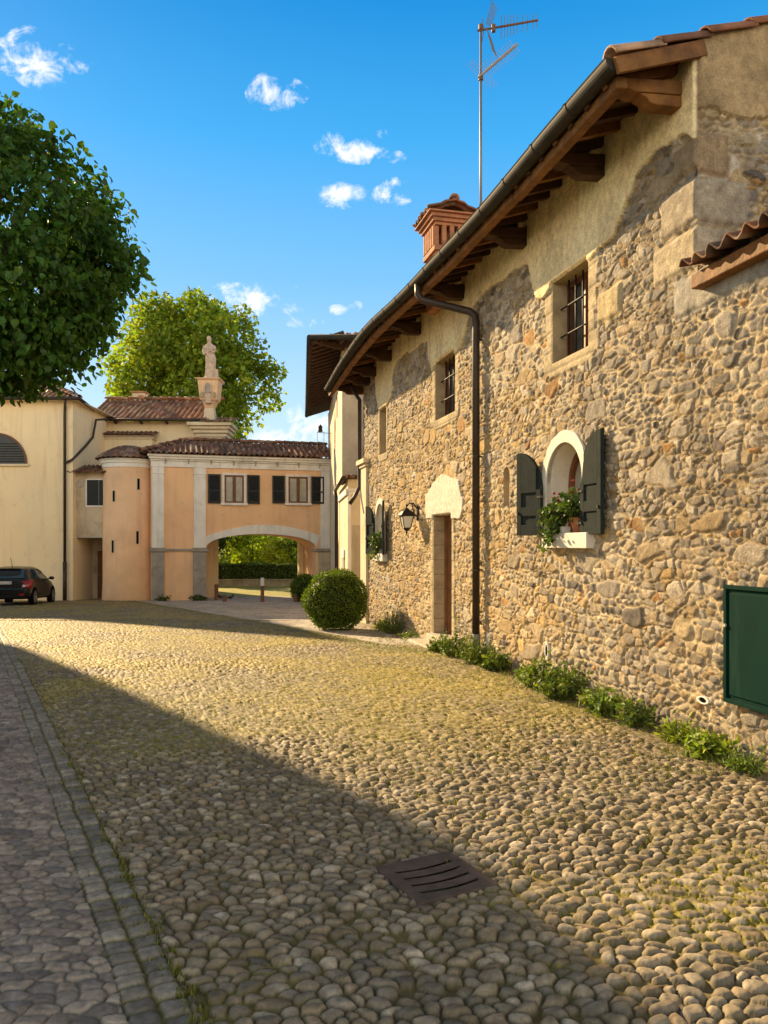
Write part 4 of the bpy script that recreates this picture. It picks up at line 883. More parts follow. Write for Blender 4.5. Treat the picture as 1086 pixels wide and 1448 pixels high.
# ------------------------------------------------------------------ yellow building behind: block at the left, wing, corner pedestal
YF = Frame((-13.6, 34.0, 0), (1, 0, 0), (0, -1, 0))
def yellow_building():
    y = thing('yellow_building', 'large pale yellow plastered building with tiled hip roof and lunette window', 'building', (-13.6, 34, 0))
    zt = 7.9
    mb = MB(); mb.box(YF, -11, 0, -14, 0, -1.5, zt); mb.build('wall', M['yellow'], y)
    # wing set back
    WF = Frame((-14.4, 38.4, 0), nrm((1, .02, 0)), nrm((.02, -1, 0)))
    mb = MB(); fp = [WF.p(.6, 0, 0), WF.p(6.2, 0, 0), V3(-9.6, 43.8, 0), V3(-13.8, 44.5, 0)]; mb.add([p+V3(0, 0, z) for z in (-1.5, 7.72) for p in fp], [(3, 2, 1, 0), (4, 5, 6, 7)]+[(i, (i+1) % 4, 4+(i+1) % 4, 4+i) for i in range(4)]); mb.build('wall', M['yellow'], y)
    mb = MB(); mb.box(WF, .6, 3.1, .0, .55, -1.5, 6.95); mb.build('wall', M['yellow'], y)
    mb = MB(); mb.box(WF, .6, 3.16, .0, .60, 6.78, 6.90); mb.box(WF, .6, 3.2, .0, .66, 6.905, 6.96); mb.build('string_course', M['cream'], y)
    tile_roof('ledge_tiles', y, WF.p(.5, .85, 6.97), WF.U, nrm((0, .85, .25)), [(0, 0), (2.75, 0), (2.75, .9), (0, .9)], seed=46, pitch=.23, amp=.04, tone=.7)
    # eave + roofs
    pit = R(25); up = (0, math.cos(pit), math.sin(pit))
    rf = tile_roof('roof', y, YF.p(-11, .38, zt+.05), (1, 0, 0), up, [(0, 0), (11.4, 0), (11.4-4.2, 4.5), (0, 4.5)], seed=41, pitch=.25, amp=.05, course=.4, tone=.9)
    ups = (-math.cos(pit), 0, math.sin(pit))
    tile_roof('roof', y, YF.p(.4, .38, zt+.05), (-.16, .99, 0), ups, [(0, 0), (14, 0), (14, 4.5), (4.2, 4.5)], seed=42, pitch=.25, amp=.05, tone=.9)
    ridge_tiles('ridge', rf, YF.p(.42, .40, zt+.09), YF.p(-3.85, -3.85, zt+2.0), r=.13, seed=4)
    mb = MB(); mb.box(YF, -11, .36, -13.9, .36, zt+.0, zt+.035); mb.build('soffit', M['cream'], y)
    mb = MB(); mb.tube([YF.p(-11, .46, zt+.06), YF.p(.44, .46, zt+.06)], .075, 8); mb.tube([YF.p(.44, .46, zt+.06), YF.p(-.25, -4.2, zt+.06)], .075, 8); mb.build('gutter', M['pipe'], y, smooth=True)
    pitw = R(27); upw = (0, math.cos(pitw), math.sin(pitw))
    wr = tile_roof('roof', y, WF.p(-.2, .42, 7.76), WF.U, upw, [(0, 0), (6.0, 0), (6.0, 3.3), (0, 3.3)], seed=43, pitch=.26, amp=.06, course=.42, tone=1.0)
    ridge_tiles('ridge', wr, WF.p(-.2, .42-3.3*math.cos(pitw), 7.76+3.3*math.sin(pitw)+.03), WF.p(6.0, .42-3.3*math.cos(pitw), 7.76+3.3*math.sin(pitw)+.03), r=.13, seed=6)
    mb = MB(); mb.tube([WF.p(.2, .50, 7.74), WF.p(5.4, .50, 7.74)], .07, 8); gt = mb.build('gutter', M['pipe'], y, smooth=True)
    for k in range(4):
        mb = MB(); mb.beam(WF.p(1.2+1.25*k, .02, 7.64), WF.p(1.2+1.25*k, .40, 7.70), .09, .10); mb.build('rafter_end', M['wood'], y)
    # pale cornice at the right end below the pedestal
    mb = MB()
    for a, b, d, z0, z1 in ((5.15, 6.65, .30, 6.95, 7.12), (5.05, 6.75, .42, 7.125, 7.30), (4.92, 6.85, .56, 7.305, 7.45), (4.8, 6.95, .70, 7.455, 7.62)): mb.box(WF, a, b, -1.2, d, z0, z1)
    mb.box(WF, 5.2, 6.55, -1, .22, 4.2, 6.948)
    mb.build('corner_cornice', M['cream'], y, bevel=.015)
    tile_roof('corner_tiles', y, WF.p(5.5, .80, 7.63), WF.U, nrm((0, .9, .22)), [(0, 0), (1.6, 0), (1.6, 1.6), (0, 1.6)], seed=48, pitch=.22, amp=.04, tone=.8)
    # chimney stack on the wing
    c = WF.p(1.55, -2.75, 9.1); F = Frame(c, (1, 0, 0), (0, -1, 0)); mb = MB(); mb.box(F, -.33, .33, -.3, .3, -.6, .52); ch = mb.build('chimney', M['cream'], wr, bevel=.01)
    mb = MB(); mb.box(F, -.40, .40, -.37, .37, .525, .60); mb.box(F, -.0, .28, .301, .31, .18, .40); mb.build('chimney_cap', M['brick'], wr, bevel=.01)
    # lunette
    cu, z0, r = -3.35, 5.17, 1.30; n = 24; inn = [(cu-r*math.cos(math.pi*k/n), z0+r*math.sin(math.pi*k/n)) for k in range(n+1)]
    mb = MB(); mb.prism(YF, inn, -.02, .012); w = mb.build('lunette_window', M['dark_glass'], y)
    mb = MB()
    for k in range(1, 9):
        z = z0+k*.11; hw = math.sqrt(max(.01, r*r-(z-z0)**2))-.05; mb.box(YF, cu-hw, cu+hw, .013, .03, z-.012, z+.012)
    mb.build('glazing_bar', M['void'], w)
    mb = MB(); out = [(cu-(r+.07)*math.cos(math.pi*k/n), z0+(r+.07)*math.sin(math.pi*k/n)) for k in range(n+1)]; mb.band(YF, inn, out, -.02, .05); mb.build('window_frame', M['sash'], w)
    mb = MB(); mb.box(YF, cu-r-.15, cu+r+.15, -.02, .10, z0-.10, z0-.002); mb.build('sill', M['cream'], w)
    # pipes
    mb = MB(); mb.tube([YF.p(-.16, .42, zt+.02), YF.p(-.30, .10, zt-.28), YF.p(-.32, .08, zt-.5), YF.p(-.32, .08, .2)], .06, 10); mb.tube([YF.p(-.32, .08, .9), YF.p(-.32, .08, -.9)], .085, 10); mb.build('drainpipe', M['pipe'], y, smooth=True)
    mb = MB(); mb.tube([YF.p(.62, -2.6, 7.55), YF.p(.20, -2.2, 7.45), YF.p(.12, -2.0, 6.6), YF.p(.10, -1.2, 6.1), YF.p(.0, .07, 5.35), YF.p(-.3, .1, 5.2)], .055, 8); mb.build('drainpipe', M['pipe'], y, smooth=True)
    # low porch block between the big wall and the turret
    PF = Frame((-13.72, 34.35, 0), (1, 0, 0), (0, -1, 0)); x1 = 1.75
    mb = MB(); mb.box(PF, -.02, x1, -3.2, 0, 2.0, 4.86); mb.box(PF, -.02, .05, -3.2, 0, -1.4, 1.999); mb.box(PF, .05, x1, -2.2, -2.0, -1.4, 1.999); pw = mb.build('porch_wall', M['porch_pl'], y)
    mb = MB(); mb.box(PF, .35, .72, -1.995, -1.95, -1.2, 1.35); mb.build('porch_door', M['door'], pw)
    mb = MB(); mb.box(PF, .05, x1, -2.0, -.002, 1.95, 2.005); mb.build('lintel', M['step'], pw)
    tile_roof('porch_tiles', y, PF.p(-.15, .38, 4.80), (1, 0, 0), nrm((0, .92, .28)), [(0, 0), (1.9, 0), (1.9, 1.4), (0, 1.4)], seed=49, pitch=.2, amp=.05, tone=.75)
    mb = MB(); mb.box(PF, .55, 1.75, .0, .03, 3.30, 4.55); fr = mb.build('porch_window', M['white_far'], pw)
    mb = MB()
    for a, b in ((.62, 1.13), (1.15, 1.72)):
        mb.box(PF, a, b, .0301, .05, 3.38, 4.50); k = 3.42
        while k < 4.46: mb.box(PF, a+.05, b-.05, .0501, .062, k, k+.022); k += .05
    mb.build('shutter', M['shutter_far'], fr)
    mb = MB(); mb.tube([PF.p(.27, -.01, 4.32), PF.p(.27, .04, 4.32)], .17, 20); mb.build('stone_roundel', M['step'], pw, bevel=.01)
    return WF
WF = yellow_building()

def statue():
    b = WF.p(5.78, -.05, 7.62); F = Frame(b, (1, 0, 0), (0, -1, 0))
    p = thing('statue_pedestal', 'tapering stone pedestal with niche and roundels above the yellow corner cornice', 'pedestal', tuple(b))
    mb = MB(); mb.add([F.p(x*w, y*w, z) for z, w in ((-.05, .31), (.78, .22)) for x, y in ((-1, -1), (1, -1), (1, 1), (-1, 1))], [(0, 1, 2, 3), (7, 6, 5, 4)]+[(i, (i+1) % 4, 4+(i+1) % 4, 4+i) for i in range(4)])
    mb.build('foot', M['cream'], p, bevel=.015)
    prof = [(.22, .781), (.27, .95), (.32, 1.08), (.42, 1.16), (.45, 1.5), (.50, 2.05), (.52, 2.10), (.59, 2.13), (.61, 2.19), (.45, 2.22)]
    mb = MB(); vs = [F.p(x*w, y*w, z) for w, z in prof for x, y in ((-1, -1), (1, -1), (1, 1), (-1, 1))]
    mb.add(vs, [(i*4+k, i*4+(k+1) % 4, i*4+4+(k+1) % 4, i*4+4+k) for i in range(len(prof)-1) for k in range(4)]+[(0, 3, 2, 1), tuple(len(vs)-4+k for k in range(4))]); mb.build('body', M['peach_stone'], p, bevel=.012)
    o = arc(-.13, .13, 1.45, 1.78, 0, 12); mb = MB(); mb.band(F, o, arc(-.13, .13, 1.45, 1.78, .06, 12), .40, .53); n_ = mb.build('niche_frame', M['statue'], p)
    mb = MB(); mb.prism(F, arc(-.13, .13, 1.45, 1.78, 0, 12), .40, .495); mb.build('niche', M['pier'], n_)
    mb = MB(); mb.box(F, -.14, .14, .3, .52, .95, 1.44); mb.build('bracket', M['statue'], p, bevel=.03)
    for x in (-.30, .30):
        mb = MB(); mb.lathe(V3(0, 0, 0), [(.11, 0), (.10, .05), (.03, .06)], 14); mb.v = [tuple(F.p(x+v[0], (.425+v[2]), 1.36+v[1]*1.5)) for v in mb.v]; mb.build('roundel', M['sandstone'], p)
    # draped figure: stacked body rings with folds, head, bent arms, joined to one surface
    c = F.p(0, 0, 2.22); mb = MB(); n = 40; rows = []
    rings = [(.00, .30, .26, 0, 0), (.10, .29, .25, 0, 0), (.11, .25, .22, 0, 0), (.35, .24, .20, .01, 0), (.75, .235, .20, .03, 0), (1.0, .25, .21, .03, 0), (1.18, .23, .19, .01, 0), (1.34, .21, .165, -.01, 0), (1.50, .245, .17, -.02, 0), (1.63, .25, .16, -.03, 0), (1.72, .19, .13, -.03, 0), (1.77, .09, .085, -.03, .01), (1.85, .075, .08, -.03, .02), (1.89, .10, .115, -.03, .03), (1.97, .115, .13, -.035, .035), (2.06, .105, .125, -.04, .03), (2.12, .07, .085, -.04, .02), (2.15, .02, .03, -.04, .02)]
    zz = np.linspace(0, 2.15, 70); ri = np.array(rings)
    for z in zz:
        rx, ry, ox, oy = [np.interp(z, ri[:, 0], ri[:, k]) for k in (1, 2, 3, 4)]
        fold = .035*sst(1.55, .9, np.array([z]))[0]*(z > .11)
        row = []
        for k in range(n):
            th = 2*math.pi*k/n; w = 1+fold/.22*(math.sin(7*th+2.2*z+.6*math.sin(3*z))+.5*math.sin(13*th-3*z))*.5
            row.append(F.p(ox+rx*w*math.cos(th), oy+ry*w*math.sin(th), 2.22+z))
        rows.append(row)
    mb.add([q for r_ in rows for q in r_], [(i*n+k, i*n+(k+1) % n, (i+1)*n+(k+1) % n, (i+1)*n+k) for i in range(len(rows)-1) for k in range(n)]+[tuple(range(n))[::-1], tuple((len(rows)-1)*n+k for k in range(n))])
    def P(x, y, z): return F.p(x, y, 2.22+z)
    mb.tube([P(-.25, 0, 1.64), P(-.32, .05, 1.38), P(-.26, .16, 1.22), P(-.05, .22, 1.32), P(.02, .22, 1.38)], [.085, .075, .065, .05, .04], 10)
    mb.tube([P(.20, 0, 1.64), P(.27, .06, 1.40), P(.20, .17, 1.30), P(.05, .22, 1.45), P(.0, .22, 1.52)], [.085, .075, .065, .05, .04], 10)
    mb.tube([P(-.26, .10, 1.50), P(-.05, .20, 1.15), P(.22, .17, .80), P(.26, .05, .45)], [.05, .06, .06, .04], 8)      # the mantle's rolled edge
    mb.tube([P(-.03, .15, 1.98), P(-.03, .165, 1.95)], [.02, .028], 8)
    mb.box(Frame(c, (1, 0, 0), (0, -1, 0)), -.30, .36, -.28, .28, -.03, .06); mb.tube([P(.30, -.02, 0), P(.30, -.02, .5)], [.13, .10], 10)
    o = mb.build('statue', M['statue'], None, smooth=True, origin=tuple(c)); m = o.modifiers.new('join', 'REMESH'); m.mode = 'VOXEL'; m.voxel_size = .022; m.use_smooth_shade = True
    tag(o, 'weathered draped stone figure standing on the pedestal above the gatehouse roof', 'statue')
statue()

# ------------------------------------------------------------------ tower house at the right of the gate, and the lean-to before it
def tower():
    O = (-1.38, 25.6, 0); F = Frame(O, (1, 0, 0), (0, -1, 0)); L = nrm((-.105, .994, 0)); Ln = nrm((-.994, -.105, 0))
    t = thing('tower_house', 'tall old house with peeling plaster and a wide timber eave beside the gatehouse', 'house', O)
    a = V3(*O); b = a+L*13; c = b+V3(4.5, 0, 0); d = a+V3(4.5, 0, 0); z0, z1 = -1.5, 8.12
    for nm, p, q, m in (('wall', a, b, 'cream'), ('front_wall', d, a, 'grey_pl'), ('wall', b, c, 'cream'), ('wall', c, d, 'cream')):
        inn = nrm(np.cross(V3(0, 0, 1), q-p))*-.25
        if np.dot(inn, (a+c)/2-p) < 0: inn = -inn
        mb = MB(); e = .004 if nm == 'front_wall' else 0
        P = [p+V3(0, 0, z0), q+V3(0, 0, z0), q+V3(0, 0, z1), p+V3(0, 0, z1)]; P = P+[x+inn for x in P]
        mb.add(P, [(0, 1, 2, 3), (7, 6, 5, 4), (0, 4, 5, 1), (1, 5, 6, 2), (2, 6, 7, 3), (3, 7, 4, 0)]); mb.build(nm, M[m], t)
    # remaining yellow plaster with a ragged edge in the upper right of the front
    poly = [(.36, 8.1), (.34, 7.62), (.46, 7.48), (.44, 7.25), (.60, 7.12), (.58, 6.72), (1.0, 6.62), (2.5, 6.5), (2.5, 8.1)]
    mb = MB(); mb.prism(F, poly, -.01, .025); mb.build('plaster_patch', M['yellow'], t)
    for u0, zc in ((3.3, 6.9), (5.2, 6.2)):
        FS = Frame(O, L, Ln); mb = MB(); mb.box(FS, u0, u0+.5, -.02, .012, zc-.5, zc+.4); mb.build('window', M['void'], t)
    # roof with deep eaves
    pit = R(19); ov = 1.02
    O2 = a+Ln*ov+V3(.0, -ov, 0); zr = 8.12
    def zu(d): return zr+.14+(ov-d)*math.tan(pit)-.14
    FS = Frame(O, L, Ln)
    upl = -Ln*math.cos(pit)+V3(0, 0, math.sin(pit)); upf = V3(0, math.cos(pit), math.sin(pit))
    c0 = FS.p(-ov, ov, zr+.06)
    rf = tile_roof('roof', t, c0, (1, 0, 0), upf, [(0, 0), (6.5, 0), (3.2, 3.4)], seed=51, pitch=.25, amp=.06, tone=1.35)
    tile_roof('roof', t, c0, L, upl, [(0, 0), (15, 0), (15, 3.4), (3.2, 3.4)], seed=52, pitch=.25, amp=.06, tone=1.2)
    mb = MB(); mb.add([FS.p(-ov, ov, zr), FS.p(14, ov, zr), FS.p(14, -.1, zr+.36), FS.p(-.1, -.1, zr+.36)], [(0, 1, 2, 3)]); mb.add([FS.p(-ov, ov, zr), FS.p(-.1, -.1, zr+.36), F.p(5, -.1, zr+.36), F.p(6, ov, zr)], [(0, 1, 2, 3)]); mb.build('soffit', M['soffit'], t)
    for k in range(22):
        u = -.75+k*.55; mb = MB(); mb.beam(FS.p(u, ov-.03, zr-.05), FS.p(u, -.02, zr+.30), .10, .12); mb.build('rafter', M['wood'], t)
    for k in range(6):
        u = -.6+k*.62; mb = MB(); mb.beam(F.p(u, ov-.03, zr-.05), F.p(u, -.02, zr+.30), .10, .12); mb.build('rafter', M['wood'], t)
    mb = MB(); mb.beam(FS.p(-.1, -.03, zr-.03), FS.p(-ov+.03, ov-.05, zr-.02), .14, .16); mb.build('hip_rafter', M['wood'], t)
    for A, B in ((FS.p(-ov-.06, ov+.06, zr+.04), FS.p(14, ov+.06, zr+.04)), (FS.p(-ov-.06, ov+.06, zr+.04), FS.p(-ov, ov, zr+.04)+V3(6.5, -.06, 0))):
        mb = MB(); mb.tube([A, B], .085, 10); mb.build('gutter', M['gutter'], t, smooth=True)
    # small lamp and its bracket high on the side wall
tower()
def leanto():
    O = (-1.0, 21.5, 0); L = nrm((-.118, .993, 0)); Ln = nrm((-.993, -.118, 0)); F = Frame(O, (1, 0, 0), (0, -1, 0)); FS = Frame(O, L, Ln)
    l = thing('lean_to', 'low plastered lean-to with grey blind panel between tall house and stone house', 'outbuilding', O)
    a = V3(*O); mb = MB(); b = a+L*4.1
    P = [a, b, b+V3(3, 0, 0), a+V3(3, 0, 0)]; mb.add([p+V3(0, 0, z) for z in (-1.5, 3.45) for p in P], [(0, 1, 2, 3), (7, 6, 5, 4), (0, 4, 5, 1), (1, 5, 6, 2), (2, 6, 7, 3), (3, 7, 4, 0)]); mb.build('wall', M['cream'], l)
    mb = MB(); mb.box(F, .02, 2.9, -.01, .05, 3.02, 3.12); mb.box(F, -.01, 2.9, -.01, .09, 3.125, 3.20); mb.box(F, .0, .09, -.01, .04, -1.3, 3.018); mb.box(FS, .02, 4.0, -.01, .06, 3.03, 3.20); mb.build('cornice', M['white_far'], l, bevel=.008)
    mb = MB(); mb.box(F, .13, .50, -.01, .03, -1.3, 2.18); mb.build('grey_panel', M['grey_pl'], l, bevel=.01)
    mb = MB(); mb.box(FS, 1.25, 1.95, -.01, .03, -1.3, 1.25); d = mb.build('side_door', M['pier'], l); mb = MB(); mb.box(FS, 1.1, 2.1, -.01, .05, 1.255, 1.5); mb.build('lintel', M['white_far'], d)
    pit = R(5); up = nrm((0, math.cos(pit), math.sin(pit))); c0 = FS.p(-.25, .03, 3.50)
    tile_roof('roof', l, c0, (1, 0, 0), up, [(0, 0), (3.2, 0), (3.2, 4.4), (-.3, 4.4)], seed=55, pitch=.2, amp=.05, tone=1.0)
    mb = MB(); mb.add([FS.p(-.2, .12, 3.46), FS.p(4.1, .12, 3.6), FS.p(4.1, -.1, 3.6), FS.p(-.2, -.1, 3.46)], [(0, 1, 2, 3)]); mb.build('soffit', M['soffit'], l)
    mb = MB(); mb.tube([FS.p(-.3, .14, 3.47), FS.p(4.05, .14, 3.40)], .06, 10); mb.build('gutter', M['pipe'], l, smooth=True)
    mb = MB(); mb.tube([FS.p(3.75, .14, 3.38), FS.p(3.8, .10, 3.1), FS.p(3.8, .09, -1)], .06, 10); mb.build('drainpipe', M['pipe'], l, smooth=True)
leanto()

# ------------------------------------------------------------------ unseen houses out of the picture on the left, shaped to shade the square
def side_house(name, label, foot, h, m, cat='house', ridge=None):
    c = np.mean(np.array(foot), 0); o = thing(name, label, cat, (c[0], c[1], 0))
    mb = MB(); n = len(foot); P = [(x, y, -1.5) for x, y in foot]+[(x, y, h) for x, y in foot]
    mb.add(P, [tuple(range(n))[::-1]]+[(i, (i+1) % n, n+(i+1) % n, n+i) for i in range(n)]+[tuple(range(n, 2*n))]); mb.build('wall', M[m], o)
    mb = MB(); k = 1.0
    Q = [(c[0]+(x-c[0])*1.01, c[1]+(y-c[1])*1.01, h+.002) for x, y in foot]+[(c[0]+(x-c[0])*.45, c[1]+(y-c[1])*.45, h+.5) for x, y in foot]
    mb.add(Q, [tuple(range(n))[::-1]]+[(i, (i+1) % n, n+(i+1) % n, n+i) for i in range(n)]+[tuple(range(n, 2*n))]); mb.build('roof', M['terracotta'], o)
    for i in range(n):
        p = np.array(foot[i]); q = np.array(foot[(i+1) % n]); D = np.linalg.norm(q-p)
        if D < 3: continue
        U = (q-p)/D; N = np.array((U[1], -U[0]))
        if np.dot(N, (p+q)/2-c) < 0: N = -N
        F = Frame((*p, 0), (*U, 0), (*N, 0)); k = int(D//3)
        for j in range(k):
            u = (j+.5)*D/k
            for z in (1.0, 4.6):
                mb = MB(); mb.box(F, u-.5, u+.5, -.02, .03, z, z+1.4); w = mb.build('window', M['glass'], o); mb = MB(); mb.box(F, u-.62, u+.62, -.02, .08, z-.1, z-.002); mb.build('sill', M['white_far'], w)
side_house('village_house', 'unseen cream village house left of the street, shaped to cast the foreground shadow', [(-17.5, 25.9), (-10.95, 17.2), (-10.45, 15.8), (-10.0, 14.1), (-9.2, 10.9), (-9.0, 6), (-16, 4.0), (-25, 14)], 8.0, 'cream')
side_house('unseen_nave', 'unseen tall yellow nave added out of view to cast the far shadow', [(-20.3, 36.1), (-27, 52), (-42, 58), (-33, 46.7)], 13.9, 'yellow', 'unseen_nave')

# ------------------------------------------------------------------ foliage
def leaves(name, pts, out, size, mat_, parent=None, cols=None, hang=.3, aspect=.6, rich=False, seed=1, base=(.07, .10, .02), vary=.35, flat=.5, origin=(0, 0, 0), extra=None, sizevar=.35, label=None):
    """one folded leaf at each point, leaning outwards (out) and drooping"""
    rg = np.random.default_rng(seed); n = len(pts); pts = np.asarray(pts); out = np.asarray(out)
    a = out*.5+rg.normal(size=(n, 3))*.6; a[:, 2] -= hang; a /= np.linalg.norm(a, axis=1)[:, None]
    nn = out*.7+rg.normal(size=(n, 3))*flat; nn[:, 2] += .35; nn -= a*(nn*a).sum(1)[:, None]; nn /= np.linalg.norm(nn, axis=1)[:, None]+1e-9
    s = np.cross(a, nn); L = size*(1-sizevar+2*sizevar*rg.random(n)); W = L*aspect*(.8+.4*rg.random(n)); f = .22
    L = L[:, None]; W = W[:, None]
    if rich:
        prof = [(0, 0, 0), (.45, 0, -.03), (1, 0, .10), (.12, .42, .10), (.42, .50, .10), (.78, .22, .09), (.12, -.42, .10), (.42, -.50, .10), (.78, -.22, .09)]
        fc = [(0, 3, 4, 1), (1, 4, 5, 2), (0, 1, 7, 6), (1, 2, 8, 7)]
    else:
        prof = [(0, 0, 0), (.55, 0, 0), (1, 0, .06), (.45, .5, .10), (.45, -.5, .10)]; fc = [(0, 3, 2, 1), (0, 1, 2, 4)]
    k = len(prof)
    P = np.stack([pts+a*L*x+s*W*y+nn*W*(z if y else -abs(z)) for x, y, z in prof], 1)
    q = np.concatenate([np.array(fc)+0*i for i in (0,)])[None]+(np.arange(n)*k)[:, None, None]
    if cols is None:
        r = rg.random((n, 1)); g = rg.random((n, 1))
        cols = np.array(base)*(1-vary+2*vary*r)*np.concatenate([1+.35*(g-.5), np.ones((n, 1)), 1-.3*(g-.5)], 1)
    C = np.repeat(cols[:, None, :], k, 1).reshape(-1, 3); V = P.reshape(-1, 3); Q = q.reshape(-1, 4)
    if extra is not None:
        ev, eq, ec = extra; Q = np.concatenate([Q, np.asarray(eq)+len(V)]); V = np.concatenate([V, ev]); C = np.concatenate([C, np.tile(ec, (len(ev), 1))])
    return np_mesh(name, V, Q, mat_, parent, cols=C, smooth=False, origin=origin)
def sph(n, rg):
    v = rg.normal(size=(n, 3)); return v/np.linalg.norm(v, axis=1)[:, None]
def clumpy(c, rad, K, per, cr, seed, shell=(.55, 1.), squash=.75):
    """points in K leaf clumps through an ellipsoid"""
    rg = np.random.default_rng(seed); c = np.array(c); rad = np.array(rad)
    d = sph(K, rg); rr = (shell[0]+(shell[1]-shell[0])*rg.random(K)**.6)[:, None]
    cc = c+d*rad*rr; R_ = cr*(.6+.8*rg.random(K))
    pts = []; out = []; cid = []
    for i in range(K):
        m = int(per*(R_[i]/cr)**2); v = sph(m, rg); q = (rg.random(m)**.4)[:, None]
        p = v*q*R_[i]; p[:, 2] *= squash; pts.append(cc[i]+p); o = v*.6+d[i]*.7; out.append(o/np.linalg.norm(o, axis=1)[:, None]); cid.append(np.full(m, i))
    return np.concatenate(pts), np.concatenate(out), np.concatenate(cid), cc
def tree(name, label, base, th, tr, c, rad, K, per, cr, leaf, seed, base_col, group=None, mat_='leaf_far', limbs=9, hang=.2, rich=False, vary=.35, shell=(.5, 1.), cat='tree', aspect=.7):
    t = thing(name, label, cat, base, group)
    rg = np.random.default_rng(seed+1)
    pts, out, cid, cc = clumpy(c, rad, K, per, cr, seed, shell)
    ct = (.75+.5*np.random.default_rng(seed+2).random(K))[cid][:, None]
    r = rg.random((len(pts), 1)); g = rg.random((len(pts), 1))
    cols = np.array(base_col)*ct*(1-vary+2*vary*r)*np.concatenate([1+.4*(g-.5), np.ones_like(g), 1-.3*(g-.5)], 1)
    leaves('crown', pts, out, leaf, M[mat_], t, cols=cols, hang=hang, seed=seed+3, rich=rich, aspect=aspect)
    b = V3(*base); top = V3(c[0], c[1], b[2]+th)
    mb = MB(); mid = (b+top)/2+V3(*(rg.normal(size=3)*tr*.4)); mb.tube([b-V3(0, 0, .3), b+V3(0, 0, .25), mid, top], [tr*1.5, tr*1.1, tr*.9, tr*.75], 10)
    for i in rg.permutation(len(cc))[:limbs]:
        e = cc[i]; m = top*.5+e*.5+V3(*(rg.normal(size=3)*.08*rad[0])); m[2] += .05*rad[2]
        mb.tube([top-V3(0, 0, .1*th), m, e], [tr*.5, tr*.28, tr*.08], 6)
    mb.build('trunk', M['bark'], t, smooth=True); return t

def near_tree():
    c = (-3.02, 5.6, 3.76); base = (-3.35, 5.75, 0)
    t = thing('street_tree', 'dark green round-headed tree with drooping leaves filling the upper left', 'tree', base)
    rg = np.random.default_rng(5); c_ = np.array(c); rad = np.array((1.09, 1.05, .99))
    K = 260; d = sph(K, rg); cc = c_+d*rad*(.70+.25*rg.random(K)**.5)[:, None]; P = []; O = []; ID = []
    for i in range(K):
        m = 135; v = sph(m, rg); p = v*(rg.random(m)**.45)[:, None]*.25*(.75+.5*rg.random()); p[:, 2] *= .8; P.append(cc[i]+p); o = v*.5+d[i]*.8; O.append(o/np.linalg.norm(o, axis=1)[:, None]); ID.append(np.full(m, i))
    # sprays that stick out of the head, upper right and along the side
    sp = []
    for i in range(40):
        dd = sph(1, rg)[0]
        if i < 30: dd = nrm((abs(dd[0])*.9+.25, dd[1]*.7-.25, dd[2]*.9))
        s = c_+dd*rad*.95; g = nrm(dd*.8+V3(0, 0, .35)+rg.normal(size=3)*.25); L = .06+.15*rg.random(); pts = [s+g*L*f+V3(0, 0, -.10*f*f*L/.2) for f in np.linspace(0, 1, 6)]; sp.append(pts)
        for q in pts[1:]:
            for _ in range(3): P.append((q+rg.normal(size=3)*.02)[None]); O.append(nrm(g+rg.normal(size=3)*.6)[None]); ID.append(np.array([K-1]))
    P = np.concatenate(P); O = np.concatenate(O); ID = np.concatenate(ID)
    n = len(P); r = rg.random((n, 1)); g = rg.random((n, 1)); cols = np.array((.058, .125, .014))*(.7+.7*r)*np.concatenate([1+.5*(g-.5), np.ones_like(g), 1-.3*(g-.5)], 1)
    leaves('crown', P, O, .050, M['leaf_near'], t, cols=cols, hang=.8, aspect=.74, rich=True, seed=6, flat=.6, sizevar=.45)
    mb = MB(); top = V3(-3.1, 5.62, 2.85); b = V3(*base); mb.tube([b-V3(0, 0, .1), b+V3(0, 0, .15), b*.5+top*.5+V3(.02, 0, .1), top], [.19, .14, .115, .10], 12)
    for i in rg.permutation(K)[:16]: e = cc[i]; mb.tube([top-V3(0, 0, .12), top*.45+e*.55+V3(0, 0, .08), e], [.06, .03, .008], 6)
    for pts in sp: mb.tube(pts, [.006, .005, .005, .004, .003, .002], 5)
    mb.build('trunk', M['bark'], t, smooth=True)
near_tree()
tree('broad_tree', 'big yellow-green broadleaved tree rising behind the gatehouse roof and the statue', (-12.9, 56, -1.1), 8.0, .42, (-13.6, 56, 13.5), (5.5, 5.2, 6.2), 230, 115, 1.15, .36, 101, (.21, .27, .027), limbs=16, shell=(.35, 1.0))
